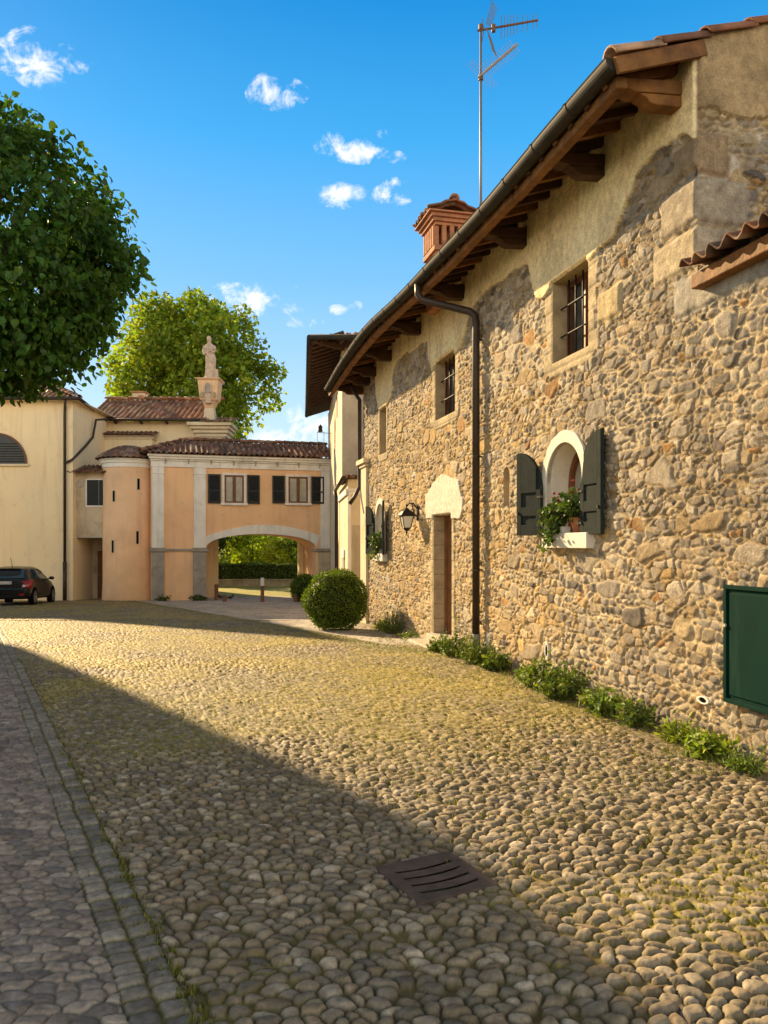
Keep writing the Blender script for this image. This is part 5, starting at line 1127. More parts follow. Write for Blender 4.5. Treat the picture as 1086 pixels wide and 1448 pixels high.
# trees and bushes seen through the arch
for i, (nm, lab, x, y, zc, rx, rz, K, col, leafs) in enumerate((
    ('garden_tree', 'dark shady tree with a brown trunk seen at the left through the arch', -11.9, 53, 3.4, 1.9, 2.4, 50, (.05, .075, .016), .26),
    ('garden_tree', 'bright yellow-green leafy tree in the middle of the garden beyond the arch', -9.3, 55, 1.5, 1.7, 2.1, 60, (.30, .36, .035), .24),
    ('garden_shrub', 'sunlit yellow shrub behind the hedge right of the bright garden tree', -7.3, 53.5, .8, 1.2, 1.1, 34, (.38, .40, .04), .20),
    ('conifer', 'dark green conifer behind the hedge at the right of the arch', -5.6, 54, 1.6, 1.3, 2.6, 70, (.09, .15, .03), .18),
    ('conifer', 'second dark conifer half hidden by the arch pier', -3.4, 55.5, 1.6, 1.3, 2.7, 60, (.085, .14, .03), .18),
    ('garden_tree', 'pale leafed bush far back between the garden conifers', -8.5, 66, 1.4, 3.0, 2.4, 60, (.26, .32, .05), .34),
    ('garden_tree', 'dense green bush far back at the right of the garden', -3.0, 67, 1.4, 3.2, 2.6, 60, (.17, .23, .04), .34),
    ('garden_tree', 'dense green bush far back at the left of the garden', -14.5, 66, 1.2, 3.2, 2.3, 60, (.17, .23, .04), .34))):
    tree(nm, lab, (x, y, -1.15), max(1.2, zc-rz*.55+1.1), .30 if i == 0 else .14, (x, y, zc), (rx, rx, rz), K, 55, .55*rx/1.8+.15, leafs, 200+10*i, col, limbs=6, hang=.1 if nm != 'conifer' else .5, cat='shrub' if 'shrub' in nm else 'tree')

def hedge():
    rg = np.random.default_rng(9); n = 9000; x0, x1, y0, y1, z0, z1 = -14.5, -.5, 49.0, 50.2, -.55, .42
    f = rg.random(n); top = f < .3
    p = np.stack([x0+(x1-x0)*rg.random(n), np.where(top, y0+(y1-y0)*rg.random(n), y0+.12*rg.random(n)), np.where(top, z1-.08*rg.random(n), z0+(z1-z0)*rg.random(n))], 1)
    p[:, 2] += .05*np.sin(p[:, 0]*2.1)*top
    o = np.where(top[:, None], np.array((0, 0, 1.)), np.array((0, -1., .2)))
    ev = np.array([(x, y, z) for z in (z0-.3, z1-.06) for y in (y0+.06, y1-.06) for x in (x0+.05, x1-.05)]); eq = [(0, 1, 3, 2), (4, 6, 7, 5), (0, 4, 5, 1), (2, 3, 7, 6), (0, 2, 6, 4), (1, 5, 7, 3)]  # added dark core, shade between the leaves put into its colour
    h = leaves('hedge', p, o, .13, M['leaf_box'], None, base=(.12, .165, .03), hang=-.1, seed=10, origin=(-7.5, 49.6, -1), extra=(ev, eq, (.015, .025, .008)))
    tag(h, 'clipped green hedge behind the low stone wall seen through the arch', 'hedge')
    mb = MB(); F = Frame((-14.6, 48.9, 0), (1, 0, 0), (0, -1, 0)); mb.box(F, 0, 14, -.5, 0, -1.6, -.62); mb.box(F, -.05, 14.05, -.55, .06, -.615, -.52)
    tag(mb.build('garden_wall', M['lowwall'], None, bevel=.02, origin=(-7.6, 49, -1.1)), 'low weathered stone garden wall under the hedge beyond the arch', 'wall')
hedge()
def gable_house():
    c = (-8.6, 75, -1.2); o = thing('garden_house', 'grey house half hidden behind the garden trees beyond the arch', 'house', c)
    F = Frame((-9.6, 74, 0), (1, 0, 0), (0, -1, 0)); mb = MB(); mb.box(F, -3, 5, -6, 0, -1.5, 4.6); mb.build('wall', M['grey_pl'], o)
    tile_roof('roof', o, F.p(-3.4, .4, 4.6), (1, 0, 0), nrm((0, .9, .4)), [(0, 0), (8.8, 0), (8.8, 3.6), (0, 3.6)], seed=70, pitch=.3, fine=4)
    mb = MB(); mb.box(F, .5, 1.5, -.02, .03, 1.2, 2.6); mb.build('window', M['glass'], o)
gable_house()

def boxball(label, c, r, n, leaf, seed, sz=1.):
    rg = np.random.default_rng(seed); v = sph(n, rg); v = v[v[:, 2] > -.93]; rad = r*(.93+.08*rg.random(len(v)))*(1+.05*np.sin(v[:, 0]*5+seed)*np.cos(v[:, 2]*6)+.035*np.sin(v[:, 1]*11+v[:, 2]*9)+.05*(rng.random(len(v))>.93))
    c_ = np.array(c); S_ = np.array((1, 1, sz)); base = np.array((.125, .18, .016)); r1 = rg.random((len(v), 1)); g = rg.random((len(v), 1))
    cols = base*(.55+.9*r1)*np.concatenate([1+.5*(g-.5), np.ones_like(g), 1-.2*(g-.5)], 1)
    th = np.linspace(0, math.pi, 15); ph = np.linspace(0, 2*math.pi, 25); ev = np.array([c_+S_*r*.90*np.array((math.sin(a)*math.cos(b), math.sin(a)*math.sin(b), math.cos(a))) for a in th for b in ph]); eq = [(i*25+j, (i+1)*25+j, (i+1)*25+j+1, i*25+j+1) for i in range(14) for j in range(24)]  # inner ball added to block light, inside shade put into its colour
    p = c_+v*S_*rad[:, None]; o = leaves('clipped_bush', p, v, leaf, M['leaf_box'], None, cols=cols, hang=-.25, seed=seed+1, aspect=.62, flat=.6, origin=(c[0], c[1], c[2]-r*sz), extra=(ev, eq, (.012, .022, .006)))
    tag(o, label, 'bush')
bz = zgf(-1.02, 16.6)
boxball('large round clipped box bush at the corner of the stone house', (-1.03, 16.6, bz+.63), .67, 15000, .040, 31, .97)
boxball('smaller round clipped bush half hidden behind the large one by the arch', (-3.35, 33.0, zgf(-3, 33)+.55), .60, 4000, .07, 35)

def weed(x, y, h, w, n, seed, label, leafsz=.055, col=(.085, .125, .022), fl=0, kind='wall_plant'):
    rg = np.random.default_rng(seed); z = zgf(x, y); t = thing(kind, label, 'plant', (x, y, z), 'weeds along the foot of the stone wall')
    P = []; O = []; mb = MB()
    for i in range(n):
        a = rg.random()*2*math.pi; rr = w*rg.random()**.6; hh = h*(.45+.55*rg.random())*(1-.45*(rr/w)**2); hh *= (1.35 if rg.random() < .12 else 1); b = V3(x+.35*rr*math.cos(a), y+.35*rr*math.sin(a), z); e = V3(x+rr*math.cos(a), y+rr*math.sin(a), z+hh)
        m = (b+e)/2+V3(0, 0, .15*hh); mb.tube([b, m, e], [.004, .003, .0015], 4, caps=False)
        for f in np.linspace(.2, 1, 9):
            q = b*(1-f)**2+2*f*(1-f)*m+e*f*f; P.append(q+rg.normal(size=3)*.012); O.append(nrm(V3(math.cos(a), math.sin(a), .5)+rg.normal(size=3)*.7))
    leaves('foliage', np.array(P), np.array(O), leafsz*(.8+.5*rg.random()), M['leaf_box'], t, base=np.array(col)*(.8+.4*rg.random()), hang=.05, seed=seed+1, aspect=.24+.34*rg.random(), vary=.5)
    mb.build('stem', M['leaf_stem'], t)
    if fl:
        fb = MB()
        for i in range(fl):
            q = P[rg.integers(len(P))]+V3(0, 0, .02); fb.lathe(q, [(.003, -.006), (.012, 0), (.010, .006), (.003, .008)], 6)
        fb.build('blossom', M['flower'], t)
M['leaf_stem'] = mat('green stem', (.10, .12, .03), var=.2, bump=0)
WEEDS = [(10.5, .30, .30, .24, 20, 0, 'pale green weed tuft at the far foot of the wall by the round bush'), (9.35, .42, .62, .34, 44, 10, 'bushy weed clump below the wall lantern'), (7.75, .50, .26, .24, 22, 0, 'low sprawling weed left of the doorstep'),
         (5.95, .55, .30, .28, 36, 8, 'spreading weed right of the doorstep'), (5.35, .50, .52, .36, 44, 6, 'weed clump just left of the drainpipe foot'), (4.55, .44, .46, .36, 40, 6, 'weed clump just right of the drainpipe foot'), (3.95, .34, .30, .24, 24, 0, 'small weed between the drainpipe and the white rimmed vent'),
         (2.62, .36, .40, .32, 46, 0, 'tall weed clump below the flowered window'), (1.95, .44, .44, .40, 62, 4, 'widest dark green weed clump on the wall foot'), (1.12, .40, .34, .30, 40, 10, 'rounded weed clump with pale blossoms left of the meter hatch'), (.62, .36, .30, .24, 30, 4, 'small weed clump at the corner below the long quoins'),
         (.02, .30, .22, .22, 20, 0, 'low yellow-green weed below the oval vent'), (-.42, .36, .22, .24, 26, 0, 'bright green weed below the meter hatch'), (-.85, .36, .20, .22, 22, 0, 'weed clump at the right edge below the meter hatch')]
for i, (u, d, h, w, n, fl, lab) in enumerate(WEEDS):
    p = HF.p(u, d*.62, 0); weed(p[0], p[1], h*.86, w*.82, int(n*1.7), 400+7*i, lab, leafsz=.062, fl=fl, col=(.18, .23, .025) if i in (0, 11, 12) else (.13, .18, .028))
for i, (x, y, lab) in enumerate(((-9.55, 33.6, 'small weed at the foot of the left gate pier'), (-8.1, 33.9, 'small weed at the foot of the right gate pier'))): weed(x, y, .25, .40, 16, 600+i*5, lab, leafsz=.12, kind='gate_weed')

def grass():
    rg = np.random.default_rng(77); B = []
    def blades(x, y, k, h, s):
        for _ in range(k): B.append((x+rg.normal()*s, y+rg.normal()*s, h*(.5+rg.random())))
    for _ in range(420):
        u = rg.random()*12-1; d = .12+.75*rg.random()**1.6; p = HF.p(u, d, 0); blades(p[0], p[1], 7, .045, .035)
    for cx, cy, sx, sy, k in ((.35, 9.9, .75, .8, 260), (1.75, 5.85, .55, .55, 220), (1.1, 7.6, .6, .9, 160), (.1, 12.6, .8, .7, 200), (.9, 4.6, .6, .5, 70), (-1.6, 9.6, 1.5, 1.6, 160), (-.5, 6.8, 1.2, 1.2, 120), (-2.2, 14.0, 2, 1.3, 240)):
        for _ in range(k): blades(cx+rg.normal()*sx, cy+rg.normal()*sy, 6, .028, .03)
    for _ in range(420):
        s = rg.random(); y = 2.4+9*s*s; x = -.76-(y-2.68)*.54+.115+rg.normal()*.03; blades(x, y, 4, .02, .012)
    B = np.array(B); B = B[B[:, 0] < wallx(B[:, 1])-.02]; n = len(B); z = zg(B[:, 0], B[:, 1])+.0
    a = rg.random(n)*2*math.pi; lean = .5*B[:, 2]; w = .0035+.0015*rg.random(n)
    p = np.stack([B[:, 0], B[:, 1], z], 1); s = np.stack([np.cos(a), np.sin(a), 0*a], 1)*w[:, None]; l = np.stack([-np.sin(a)*lean, np.cos(a)*lean, B[:, 2]+.015], 1)
    V = np.stack([p-s, p+s, p+l*.6+s*.7+np.array((0, 0, .004)), p+l], 1).reshape(-1, 3); q = np.arange(n*4).reshape(n, 4)
    c = np.array((.15, .16, .03))*(.6+.8*rg.random((n, 1)))*np.concatenate([1+.5*(rg.random((n, 1))-.4), np.ones((n, 2))], 1)
    o = np_mesh('grass', V, q, M['leaf_box'], cols=np.repeat(c, 4, 0), smooth=False); o['kind'] = 'stuff'; o['label'] = 'short grass growing between the cobbles and along the wall'; o['category'] = 'grass'
grass()

# ------------------------------------------------------------------ plants at the two arched windows
def pot_plant(name, label, u, d, z, w, h, n, seed, pot=True, trail=0, flowers=0):
    rg = np.random.default_rng(seed); b = HF.p(u, d, z); t = thing(name, label, 'potted plant', tuple(b))
    if pot: MB().lathe(b, [(.055, .002), (.085, .13), (.095, .132), (.097, .17), (.085, .171), (.08, .14)], 20).build('pot', M['terracotta'], t, smooth=False)
    else:
        F = Frame(b, HF.U, HF.N); mb = MB(); mb.box(F, -w*.8, w*.8, -.06, .04, .002, .075); mb.build('planter', M['white_pl'] if u < 5 else M['pier'], t, bevel=.01)
    P = []; O = []; mb = MB(); st = b+V3(0, 0, .13 if pot else .06)
    for i in range(n):
        a = rg.random()*2*math.pi; rr = rg.random()**.5; e = st+HF.U*(w*rr*math.cos(a))+HF.N*(.17*rr*math.sin(a)+.05)+V3(0, 0, h*(.2+.8*rg.random())*(1-.4*rr*rr))
        s0 = st+HF.U*(w*.6*rr*math.cos(a))
        if i < trail: e = st+HF.U*(w*(2*rg.random()-1))+HF.N*(.12+.10*rg.random())-V3(0, 0, .30*rg.random()+.02)
        m = (s0+e)/2+V3(0, 0, .08); mb.tube([s0, m, e], [.005, .004, .002], 4, caps=False)
        for f in np.linspace(.3, 1, 6): P.append(s0*(1-f)**2+2*f*(1-f)*m+e*f*f+rg.normal(size=3)*.018); O.append(nrm(rg.normal(size=3)+HF.N*.6+V3(0, 0, .7)))
    leaves('foliage', np.array(P), np.array(O), .062, M['leaf_box'], t, base=(.065, .105, .022), hang=.1, aspect=.95, rich=True, seed=seed+1, vary=.45)
    mb.build('stem', M['leaf_stem'], t)
    if flowers:
        fb = MB()
        for i in range(flowers):
            q = st+HF.U*(w*(2*rg.random()-1)*.8)+V3(0, 0, h*(.85+.35*rg.random())); fb.tube([q-V3(0, 0, .1), q], .003, 4); fb.lathe(q, [(.004, -.012), (.02, 0), (.016, .012), (.004, .018)], 7)
        fb.build('blossom', M['pink'], t)
pot_plant('trailing_plant', 'leafy geranium trailing over the front of the white arched window sill', 2.44, .055, 1.778, .20, .34, 100, 50, pot=False, trail=16, flowers=4)
pot_plant('potted_plant', 'leafy plant in a terracotta pot on the right of the white arched window sill', 2.10, .0, 1.778, .16, .38, 44, 52, flowers=2)
pot_plant('window_box_plant', 'bright green plant in a box on the far arched window sill', 11.25, .06, 1.448, .24, .52, 60, 54, pot=False, trail=10)

# ------------------------------------------------------------------ lantern on the wall
def lantern():
    u = 8.27; zt = 2.27; c = HF.p(u, .25, zt); t = thing('wall_lantern', 'black iron lantern with frosted panes hung on a scrolled wall bracket', 'lantern', tuple(HF.p(u, 0, zt)))
    mb = MB(); mb.box(HF, u-.035, u+.035, .03, .055, zt-.17, zt+.12)
    mb.tube([HF.p(u, .05, zt+.06), HF.p(u, .12, zt+.15), HF.p(u, .20, zt+.15), HF.p(u, .25, zt+.08)], .013, 8); mb.tube([HF.p(u, .05, zt-.10), HF.p(u, .10, zt-.04), HF.p(u, .13, zt+.04), HF.p(u, .14, zt+.14)], .010, 8)
    mb.tube([HF.p(u, .05+.05*math.cos(a)*0+.08+.04*math.cos(a), zt+.0+.04*math.sin(a)) for a in np.linspace(0, 5.5, 14)], .007, 6); mb.build('bracket', M['iron'], t)
    def ring(w, z): return [c+HF.U*x*w*.82+HF.N*y*w*.82+V3(0, 0, z*.86) for x, y in ((-1, -1), (1, -1), (1, 1), (-1, 1))]
    def loft(sections):
        m = MB(); P = [p for w, z in sections for p in ring(w, z)]; m.add(P, [(i*4+k, i*4+(k+1) % 4, i*4+4+(k+1) % 4, i*4+4+k) for i in range(len(sections)-1) for k in range(4)]+[(0, 1, 2, 3), tuple(len(P)-4+k for k in range(4))]); return m
    roof = loft([(.155, -.10), (.165, -.085), (.10, .0), (.05, .03), (.05, .05), (.015, .07), (.012, .12)]).build('lamp_roof', M['iron'], t)
    MB().lathe(c, [(.004, .09), (.02, .11), (.02, .125), (.004, .15)], 8).build('finial', M['iron'], roof)
    loft([(.072, -.36), (.125, -.105)]).build('glass', M['lamp_glass'], t)
    mb = MB(); lo = ring(.075, -.365); hi = ring(.131, -.10)
    for k in range(4):
        mb.tube([lo[k], hi[k]], .009, 6); mb.tube([lo[k], lo[(k+1) % 4]], .009, 6); mb.tube([hi[k], hi[(k+1) % 4]], .010, 6)
    f = mb.build('cage', M['iron'], t); MB().lathe(c, [(.066, -.318), (.045, -.35), (.015, -.37), (.02, -.39), (.006, -.44)], 8).build('drop', M['iron'], f)
lantern()

# ------------------------------------------------------------------ chimney and aerial on the long roof
def chimney():
    c = V3(1.05, 13.15, 0); F = Frame(c, HF.U, HF.N); w = .29; l = .27
    mb = MB(); mb.box(F, -w, w, -l, l, 5.6, 6.50); ch = mb.build('chimney', M['brick'], HROOF, bevel=.01)
    mb = MB(); mb.box(F, -w-.04, w+.04, -l-.04, l+.04, 6.495, 6.58)
    for k in range(5):
        x = -w+.05+k*(2*w-.1)/4
        for s in (-1, 1): mb.box(F, x-.035, x+.035, s*l-.035*(s > 0)-.03*(s < 0)-.02, s*l+.03*(s > 0)+.035*(s < 0)+.02, 6.582, 6.91)
    for k in range(1, 4):
        y = -l+k*(2*l)/4
        for s in (-1, 1): mb.box(F, s*w-.04, s*w+.04, y-.035, y+.035, 6.582, 6.91)
    mb.box(F, -w*.45, w*.45, -l*.45, l*.45, 6.582, 6.9)
    for g, z0, z1 in ((.03, 6.912, 6.96), (.07, 6.961, 7.02), (.11, 7.021, 7.08), (.16, 7.081, 7.11)): mb.box(F, -w-g, w+g, -l-g, l+g, z0, z1)
    mb.build('chimney_pot', M['brick'], HROOF, bevel=.006)
    for s, seed in ((1, 61), (-1, 62)):
        tile_roof('chimney_cap', HROOF, F.p(-w-.17, s*(l+.17), 7.13), HF.U, nrm(-HF.N*s+V3(0, 0, .34)), [(0, 0), (2*w+.34, 0), (2*w+.34, .49), (0, .49)], seed=seed, pitch=.17, course=.3, amp=.045, tone=1.0, fine=8)
    ridge_tiles('chimney_cap', HROOF, F.p(-w-.19, 0, 7.30), F.p(w+.19, 0, 7.30), r=.06, L=.3, seed=12)
chimney()
def aerial():
    b = V3(1.555, 12.5, 0); zt = 9.98; z0 = 6.15; t = thing('television_aerial', 'thin mast on the long roof carrying two comb-like television aerials', 'aerial', (b[0], b[1], z0))
    MB().tube([b+V3(0, 0, z0-.25), b+V3(0, 0, zt)], [.024, .019], 8).build('mast', M['mast'], t, smooth=True)
    R_ = V3(1, 0, 0)
    def at(px, py, Y=12.5): return V3((px-543)/1100*Y, Y, 1.65+(770-py)/1100*Y)
    a = at(675, 43.5); d = at(761, 28.5, 12.2)
    mb = MB(); mb.tube([a, d], .017, 6); boom = mb.build('boom', M['rustmetal'], t)
    ax = nrm(d-a); L = np.linalg.norm(d-a); e = nrm(np.cross(ax, (0, .94, .1)))
    mb = MB()
    for k, f in enumerate((.40, .455, .51, .555, .605, .665, .745, .83, .92, .985)):
        p = a+ax*L*f; h = .17-.008*k; mb.tube([p-e*h+V3(0, .03, 0), p+e*h], .0055, 4)
    mb.build('director_rods', M['mast'], boom)
    mb = MB(); p = a+ax*.11*L
    for k in range(6):
        for s in (1, -1):
            q = p+ax*(.02+.022*k*L)+V3(0, -.25+.1*k, 0)*.4; mb.tube([q+V3(0, 0, s*.03*(k+1)*.5), q+V3(.10+.0*k, 0, s*(.40))], .005, 4)
    for s in (1, -1): mb.tube([p, p+V3(-.03, 0, s*.19)], .007, 4)
    mb.build('reflector', M['mast'], boom)
    mb = MB(); p = a+ax*.27*L; mb.box(Frame(p, (1, 0, 0), (0, -1, 0)), -.03, .03, -.03, .03, -.06, .05); mb.build('junction_box', M['rustmetal'], boom)
    a = at(676, 110); d = at(732, 62, 11.9); ax = nrm(d-a); L = np.linalg.norm(d-a); e = nrm(np.cross(ax, (.15, .35, 1)))
    boom = MB().tube([a, d], .016, 6).build('boom', M['alu'], t); mb = MB()
    for k in range(14):
        p = a+ax*L*(.22+.055*k); mb.tube([p-e*.13, p+e*.13], .0035, 4); mb.tube([p-ax*.012, p+ax*.012], .026, 6)
    mb.build('director_rods', M['alu'], boom)
    mb = MB()
    for k in range(4):
        p = a+ax*L*(.03+.05*k); mb.tube([p-e*.3, p+e*.3], .003, 4)
    mb.build('reflector', M['alu'], boom)
    for z in (zt-.02, 1.65+(770-110)/1100*12.5): MB().tube([b+V3(0, 0, z-.04), b+V3(0, 0, z+.04)], .04, 8).build('clamp', M['rustmetal'], t)
aerial()
def small_siren():
    c = V3(-2.78, 33.5, 5.9); c = V3((453-543)/1100*35, 35, 0); t = thing('roof_lamp', 'small dark lamp on thin rods above the gatehouse roof beside the tall house', 'lamp', (c[0], c[1], 6.2))
    mb = MB()
    for x in (-.14, .16): mb.tube([c+V3(x, 0, 5.9), c+V3(x, 0, 6.72)], .012, 5)
    mb.tube([c+V3(-.14, 0, 6.70), c+V3(.5, .1, 6.66)], .014, 5); mb.build('rod', M['mast'], t)
    MB().lathe(c+V3(0, 0, 6.72), [(.10, 0), (.12, .05), (.09, .07), (.09, .20), (.11, .22), (.04, .30), (.01, .34)], 10).build('lamp_head', M['gutter'], t)
small_siren()

# ------------------------------------------------------------------ drain grate
def grate():
    z = zgf(*GC)+.030; F = Frame((GC[0], GC[1], z), (*GE, 0), (*GF, 0)); w = .205; l = .21; mb = MB()
    mb.box(F, -w-.012, -w*.80, -l-.012, l+.012, -.03, .0); mb.box(F, w*.80, w+.012, -l-.012, l+.012, -.03, .0)
    edges = [-l-.012, -.130, -.100, -.048, -.018, .034, .064, .116, .146, l+.012]; n = 10
    for k in range(0, 10, 2):
        a, b = edges[k], edges[k+1]; r = []
        for i in range(n+1):
            x = -w*.80+2*w*.80*i/n; s = -.020*math.sin(math.pi*i/n); aa = a if k == 0 else a-s; bb = b if k == 8 else b-s
            zl = -.030 if (k == 0) else -.007; zr_ = -.03 if k == 8 else -.007; r.append([F.p(x, aa, zl), F.p(x, aa, .0), F.p(x, bb, .0), F.p(x, bb, zr_), F.p(x, aa, zl)])
        mb.quadgrid(r)
    tag(mb.build('drain_grate', M['grate'], None, origin=tuple(F.O)), 'square rusty iron drain grate with four slots set in the cobbles', 'drain cover')
grate()

# ------------------------------------------------------------------ posts, pigeons
def post(name, label, px, base_y, Y, h, r, white=False):
    x = (px-543)/1100*Y; z = zgf(x, Y); t = thing(name, label, 'bollard', (x, Y, z), 'posts before the archway')
    c = V3(x, Y, z); mb = MB(); mb.lathe(c, [(r*1.15, -.1), (r*1.1, .05), (r, .08), (r, h*(.66 if white else .93)), (r*.8, h*(.665 if white else 1))], 12); p = mb.build('post', M['bollard'], t, smooth=False)
    if white: MB().lathe(c, [(r*1.1, h*.67), (r*1.12, h*.92), (r*.8, h), (.01, h*1.01)], 12).build('white_top', M['white_far'], t)
    else: MB().lathe(c, [(r*1.12, h*.86), (r*1.12, h*.94), (r*.5, h*1.01)], 12).build('cap', M['bollard'], t)
post('bollard', 'tall brown bollard with white top standing in the middle of the archway', 371, 853, 32.3, 1.02, .075, True)
post('bollard', 'dark upright post beside the left jamb of the arch', 306, 848, 34.8, .72, .085)
post('stub_post', 'short rust brown stub left of the tall bollard', 317.5, 853, 32.6, .30, .085)
post('stub_post', 'short rust brown stub right of the tall bollard', 418.5, 852, 32.6, .30, .085)
def pigeon(label, x, y, ang):
    z = zgf(x, y)+.01; c = V3(x, y, z); d = V3(math.cos(ang), math.sin(ang), 0)
    mb = MB(); pts = [(-.20, .10, .012), (-.14, .115, .03), (-.06, .135, .06), (.02, .15, .072), (.08, .18, .055), (.11, .215, .034), (.125, .245, .034), (.15, .25, .026), (.175, .243, .008), (.19, .24, .004)]
    mb.tube([c+d*a+V3(0, 0, b) for a, b, r in pts], [r for a, b, r in pts], 10)
    o = mb.build('pigeon', M['feather'], None, smooth=True, origin=tuple(c)); tag(o, label, 'pigeon', 'pigeons by the arch')
    mb = MB(); s = V3(-d[1], d[0], 0)
    for k in (-.025, .025): mb.tube([c+s*k+V3(0, 0, .11), c+s*k+V3(0, 0, .0)], .006, 5); mb.tube([c+s*k+V3(0, 0, .003), c+s*k+d*.04+V3(0, 0, .003)], .005, 5)
    mb.v = [tuple(V3(*v)-c) for v in mb.v]; mb.build('leg', M['red'], o)
pigeon('dark pigeon nearer the left stub post under the arch', -6.75, 34.2, -.3); pigeon('dark pigeon further left under the arch', -7.35, 34.9, 2.6)

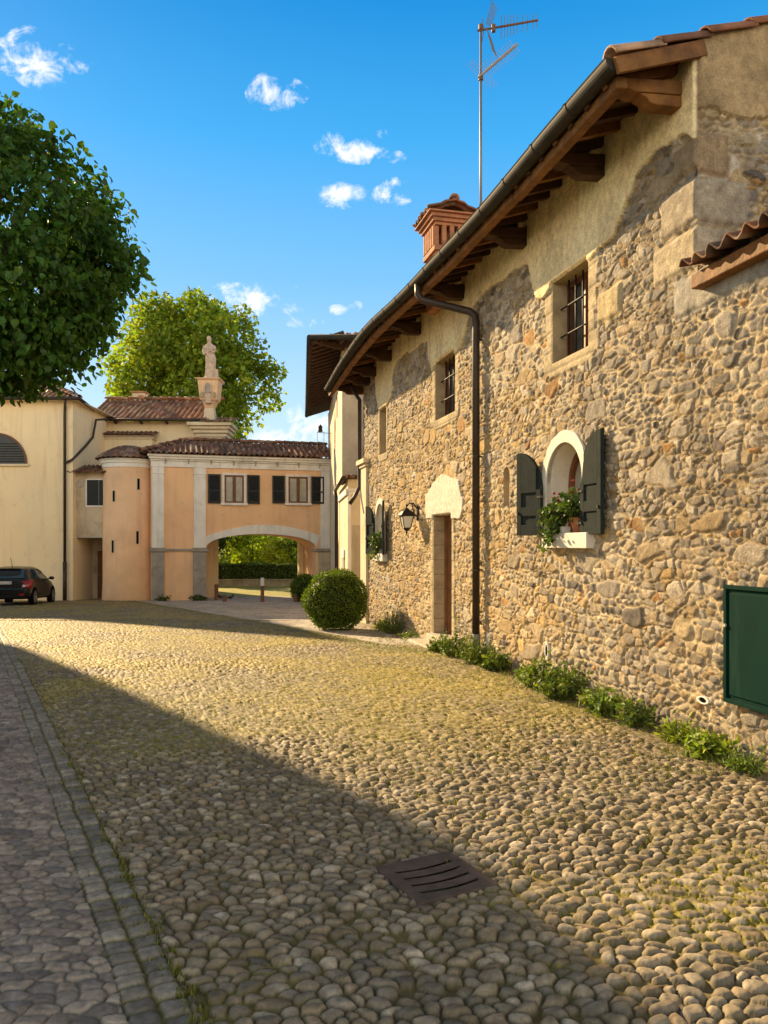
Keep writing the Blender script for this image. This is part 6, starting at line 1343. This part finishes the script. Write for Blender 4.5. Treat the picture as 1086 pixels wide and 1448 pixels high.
# ------------------------------------------------------------------ parked car
def car():
    L_ = nrm((-.17, 1, 0)); Rt = nrm((1, .17, 0)); x0 = (40-543)/1100*28.6-.0; b = V3(x0, 28.6, 0)-Rt*.84; z = zgf(b[0], b[1]); b[2] = z
    t = thing('parked_car', 'dark hatchback parked with its tail to the viewer before the yellow wall', 'car', tuple(b))
    zf = zgf(b[0]+L_[0]*4, b[1]+4)-z
    def P(x, y, h): return b+L_*x+Rt*y+V3(0, 0, h+zf*x/4)
    st = [(0, .42, .68, .62, .72, .78, .70), (.05, .30, .80, .74, .80, .92, .74), (.12, .26, .85, .90, .82, .985, .72), (.35, .24, .87, .95, .85, 1.22, .65), (.62, .23, .875, .96, .86, 1.40, .60), (.95, .22, .88, .96, .865, 1.46, .60), (1.8, .21, .88, .95, .87, 1.49, .61), (2.45, .21, .88, .93, .87, 1.43, .60), (2.85, .21, .88, .92, .86, 1.20, .66), (3.15, .21, .88, .90, .84, .98, .74), (3.7, .22, .87, .82, .80, .88, .70), (4.1, .26, .80, .70, .72, .76, .60), (4.25, .36, .66, .58, .62, .62, .52)]
    rows = []
    for x, zs, wb, zb, wl, zr, wr in st:
        half = [(0, zs), (wb*.9, zs), (wb, zs+.10), (wb+.01, (zs+zb)/2+.05), (wl, zb), ((wl+wr)/2, (zb+zr)/2+.01), (wr, zr-.035), (wr*.8, zr), (0, zr+.015)]
        rows.append([P(x, -y, h) for y, h in half]+[P(x, y, h) for y, h in half[::-1][1:-1]])
    n = len(rows[0]); mb = MB(); mb.add([p for r in rows for p in r], [(i*n+k, i*n+(k+1) % n, (i+1)*n+(k+1) % n, (i+1)*n+k) for i in range(len(rows)-1) for k in range(n)]+[tuple(range(n))[::-1], tuple((len(rows)-1)*n+k for k in range(n))])
    body = mb.build('body', M['paint'], t, smooth=True); m = body.modifiers.new('s', 'SUBSURF'); m.levels = 2; m.render_levels = 2
    S_ = np.array(st)
    def f(x, k): return float(np.interp(x, S_[:, 0], S_[:, k]))
    def side(x, a, s, off=.012): # a: 0 at the belt, 1 at the roof edge
        zb, wl, zr, wr = (f(x, k) for k in (3, 4, 5, 6)); return P(x, s*(wl+(wr-wl)*a+off), zb+(zr-.035-zb)*a)
    for s in (-1, 1):
        for pts in ([(.62, .12), (.95, .12), (1.42, .10), (1.42, .84), (.98, .82), (.80, .62)], [(1.50, .10), (2.55, .12), (2.86, .16), (2.40, .80), (1.95, .86), (1.50, .84)]):
            q = [side(x, a, s) for x, a in pts]; r = [side(x, a, s, -.03) for x, a in pts]; k = len(q); m = MB(); m.add(q+r, [tuple(range(k)), tuple(range(2*k-1, k-1, -1))]+[(i, (i+1) % k, k+(i+1) % k, k+i) for i in range(k)]); m.build('side_window', M['carglass'], t)
    def back(y, a, off=.015): # up the tailgate
        x = .13+(.60-.13)*a; w = .70+(.585-.70)*a; return P(x-off, y*w, 1.005+(1.375-1.005)*a+off*.4)
    m = MB(); g = [[back(y, a) for y in np.linspace(-.93, .93, 7)] for a in (.04, .35, .65, .93)]; m.quadgrid(g); rw = m.build('rear_window', M['carglass'], t)
    m = MB(); m.beam(back(-.75, .97), back(.75, .97), .16, .03); m.build('roof_spoiler', M['paint'], t, bevel=.01)
    for s in (-1, 1):
        m = MB(); m.quadgrid([[P(.10, s*.80-s*.30, .90), P(.055, s*.80, .93), P(.18, s*.885, .965), P(.42, s*.895, .985)], [P(.06, s*.80-s*.20, .76), P(.015, s*.80, .72), P(.12, s*.895, .74), P(.30, s*.905, .82)], [P(.03, s*.66, .66), P(.0, s*.76, .64), P(.10, s*.88, .66), P(.16, s*.90, .70)]])
        tl = m.build('tail_light', M['red'], t, smooth=True); md = tl.modifiers.new('t', 'SOLIDIFY'); md.thickness = .06; md.offset = 1 if s > 0 else -1
        md.offset = 0
        m = MB(); m.add([P(-.012, s*.62, .70), P(-.022, s*.74, .69), P(-.012, s*.76, .76), P(0.01, s*.66, .79)], [(0, 1, 2, 3)]); lamp = m.build('reverse_lamp', M['plate'], tl)
        md = lamp.modifiers.new('t', 'SOLIDIFY'); md.thickness = .01
        m = MB(); m.beam(P(-.0, s*.52, .42), P(.0, s*.70, .42), .05, .07); m.build('reflector', M['red'], t)
        m = MB(); m.lathe(V3(0, 0, 0), [(.03, -.07), (.075, -.05), (.09, 0), (.07, .05), (.02, .06)], 10); c = P(2.72, s*1.0, 1.02); m.v = [tuple(c+Rt*v[0]*1.2+L_*v[2]+V3(0, 0, v[1]*.8)) for v in m.v]; m.tube([P(2.74, s*.84, .98), c], .025, 6); m.build('wing_mirror', M['paint'], t, smooth=True)
        for x in (.72, 3.42):
            c = P(x, s*.80, .31); m = MB(); prof = [(.19, .09), (.215, .10), (.30, .095), (.315, .06), (.315, -.09), (.28, -.10)]
            m.lathe(V3(0, 0, 0), prof, 24); m.v = [tuple(c+L_*v[0]+V3(0, 0, v[1])+Rt*s*v[2]) for v in m.v]; w = m.build('wheel', M['rubber'], t, smooth=False)
            m = MB(); m.lathe(V3(0, 0, 0), [(.20, .06), (.21, .104), (.185, .106), (.18, .075)], 24)
            for k in range(5):
                a = 2*math.pi*k/5; m.beam((.03*math.cos(a), .03*math.sin(a), .09), (.19*math.cos(a), .19*math.sin(a), .097), .05, .02)
            m.lathe(V3(0, 0, 0), [(.05, .07), (.05, .105), (.02, .11)], 10); m.v = [tuple(c+L_*v[0]+V3(0, 0, v[1])+Rt*s*v[2]) for v in m.v]; m.build('rim', M['alloy'], w)
            m = MB(); m.lathe(V3(0, 0, 0), [(.36, .0), (.37, .087), (.345, .088)], 24); m.v = [tuple(c+L_*v[0]+V3(0, 0, v[1]+.01)+Rt*s*v[2]) for v in m.v]; m.build('wheel_arch', M['void'], t)
    m = MB(); m.box(Frame(P(-.005, 0, 0), Rt, -L_), -.26, .26, -.03, .035, .80, .91); m.build('number_plate', M['plate'], t, bevel=.004)
    m = MB(); m.box(Frame(P(.0, 0, 0), Rt, -L_), -.66, .66, -.08, .045, .60, .655); m.build('bumper_strip', M['carglass'], t, bevel=.012)
    m = MB(); m.box(Frame(P(.0, 0, 0), Rt, -L_), -.70, .70, -.12, .03, .30, .40); m.build('bumper_skirt', M['rubber'], t, bevel=.02)
    MB().tube([P(.85, .05, 1.45), P(.62, .05, 1.78)], .010, 5).build('antenna', M['rubber'], t)
    for s in (-1, 1):
        for x in (1.44, 2.3): m = MB(); m.beam(P(x-.05, s*.89, .82), P(x+.09, s*.89, .82), .02, .03); m.build('door_handle', M['paint'], t)
car()
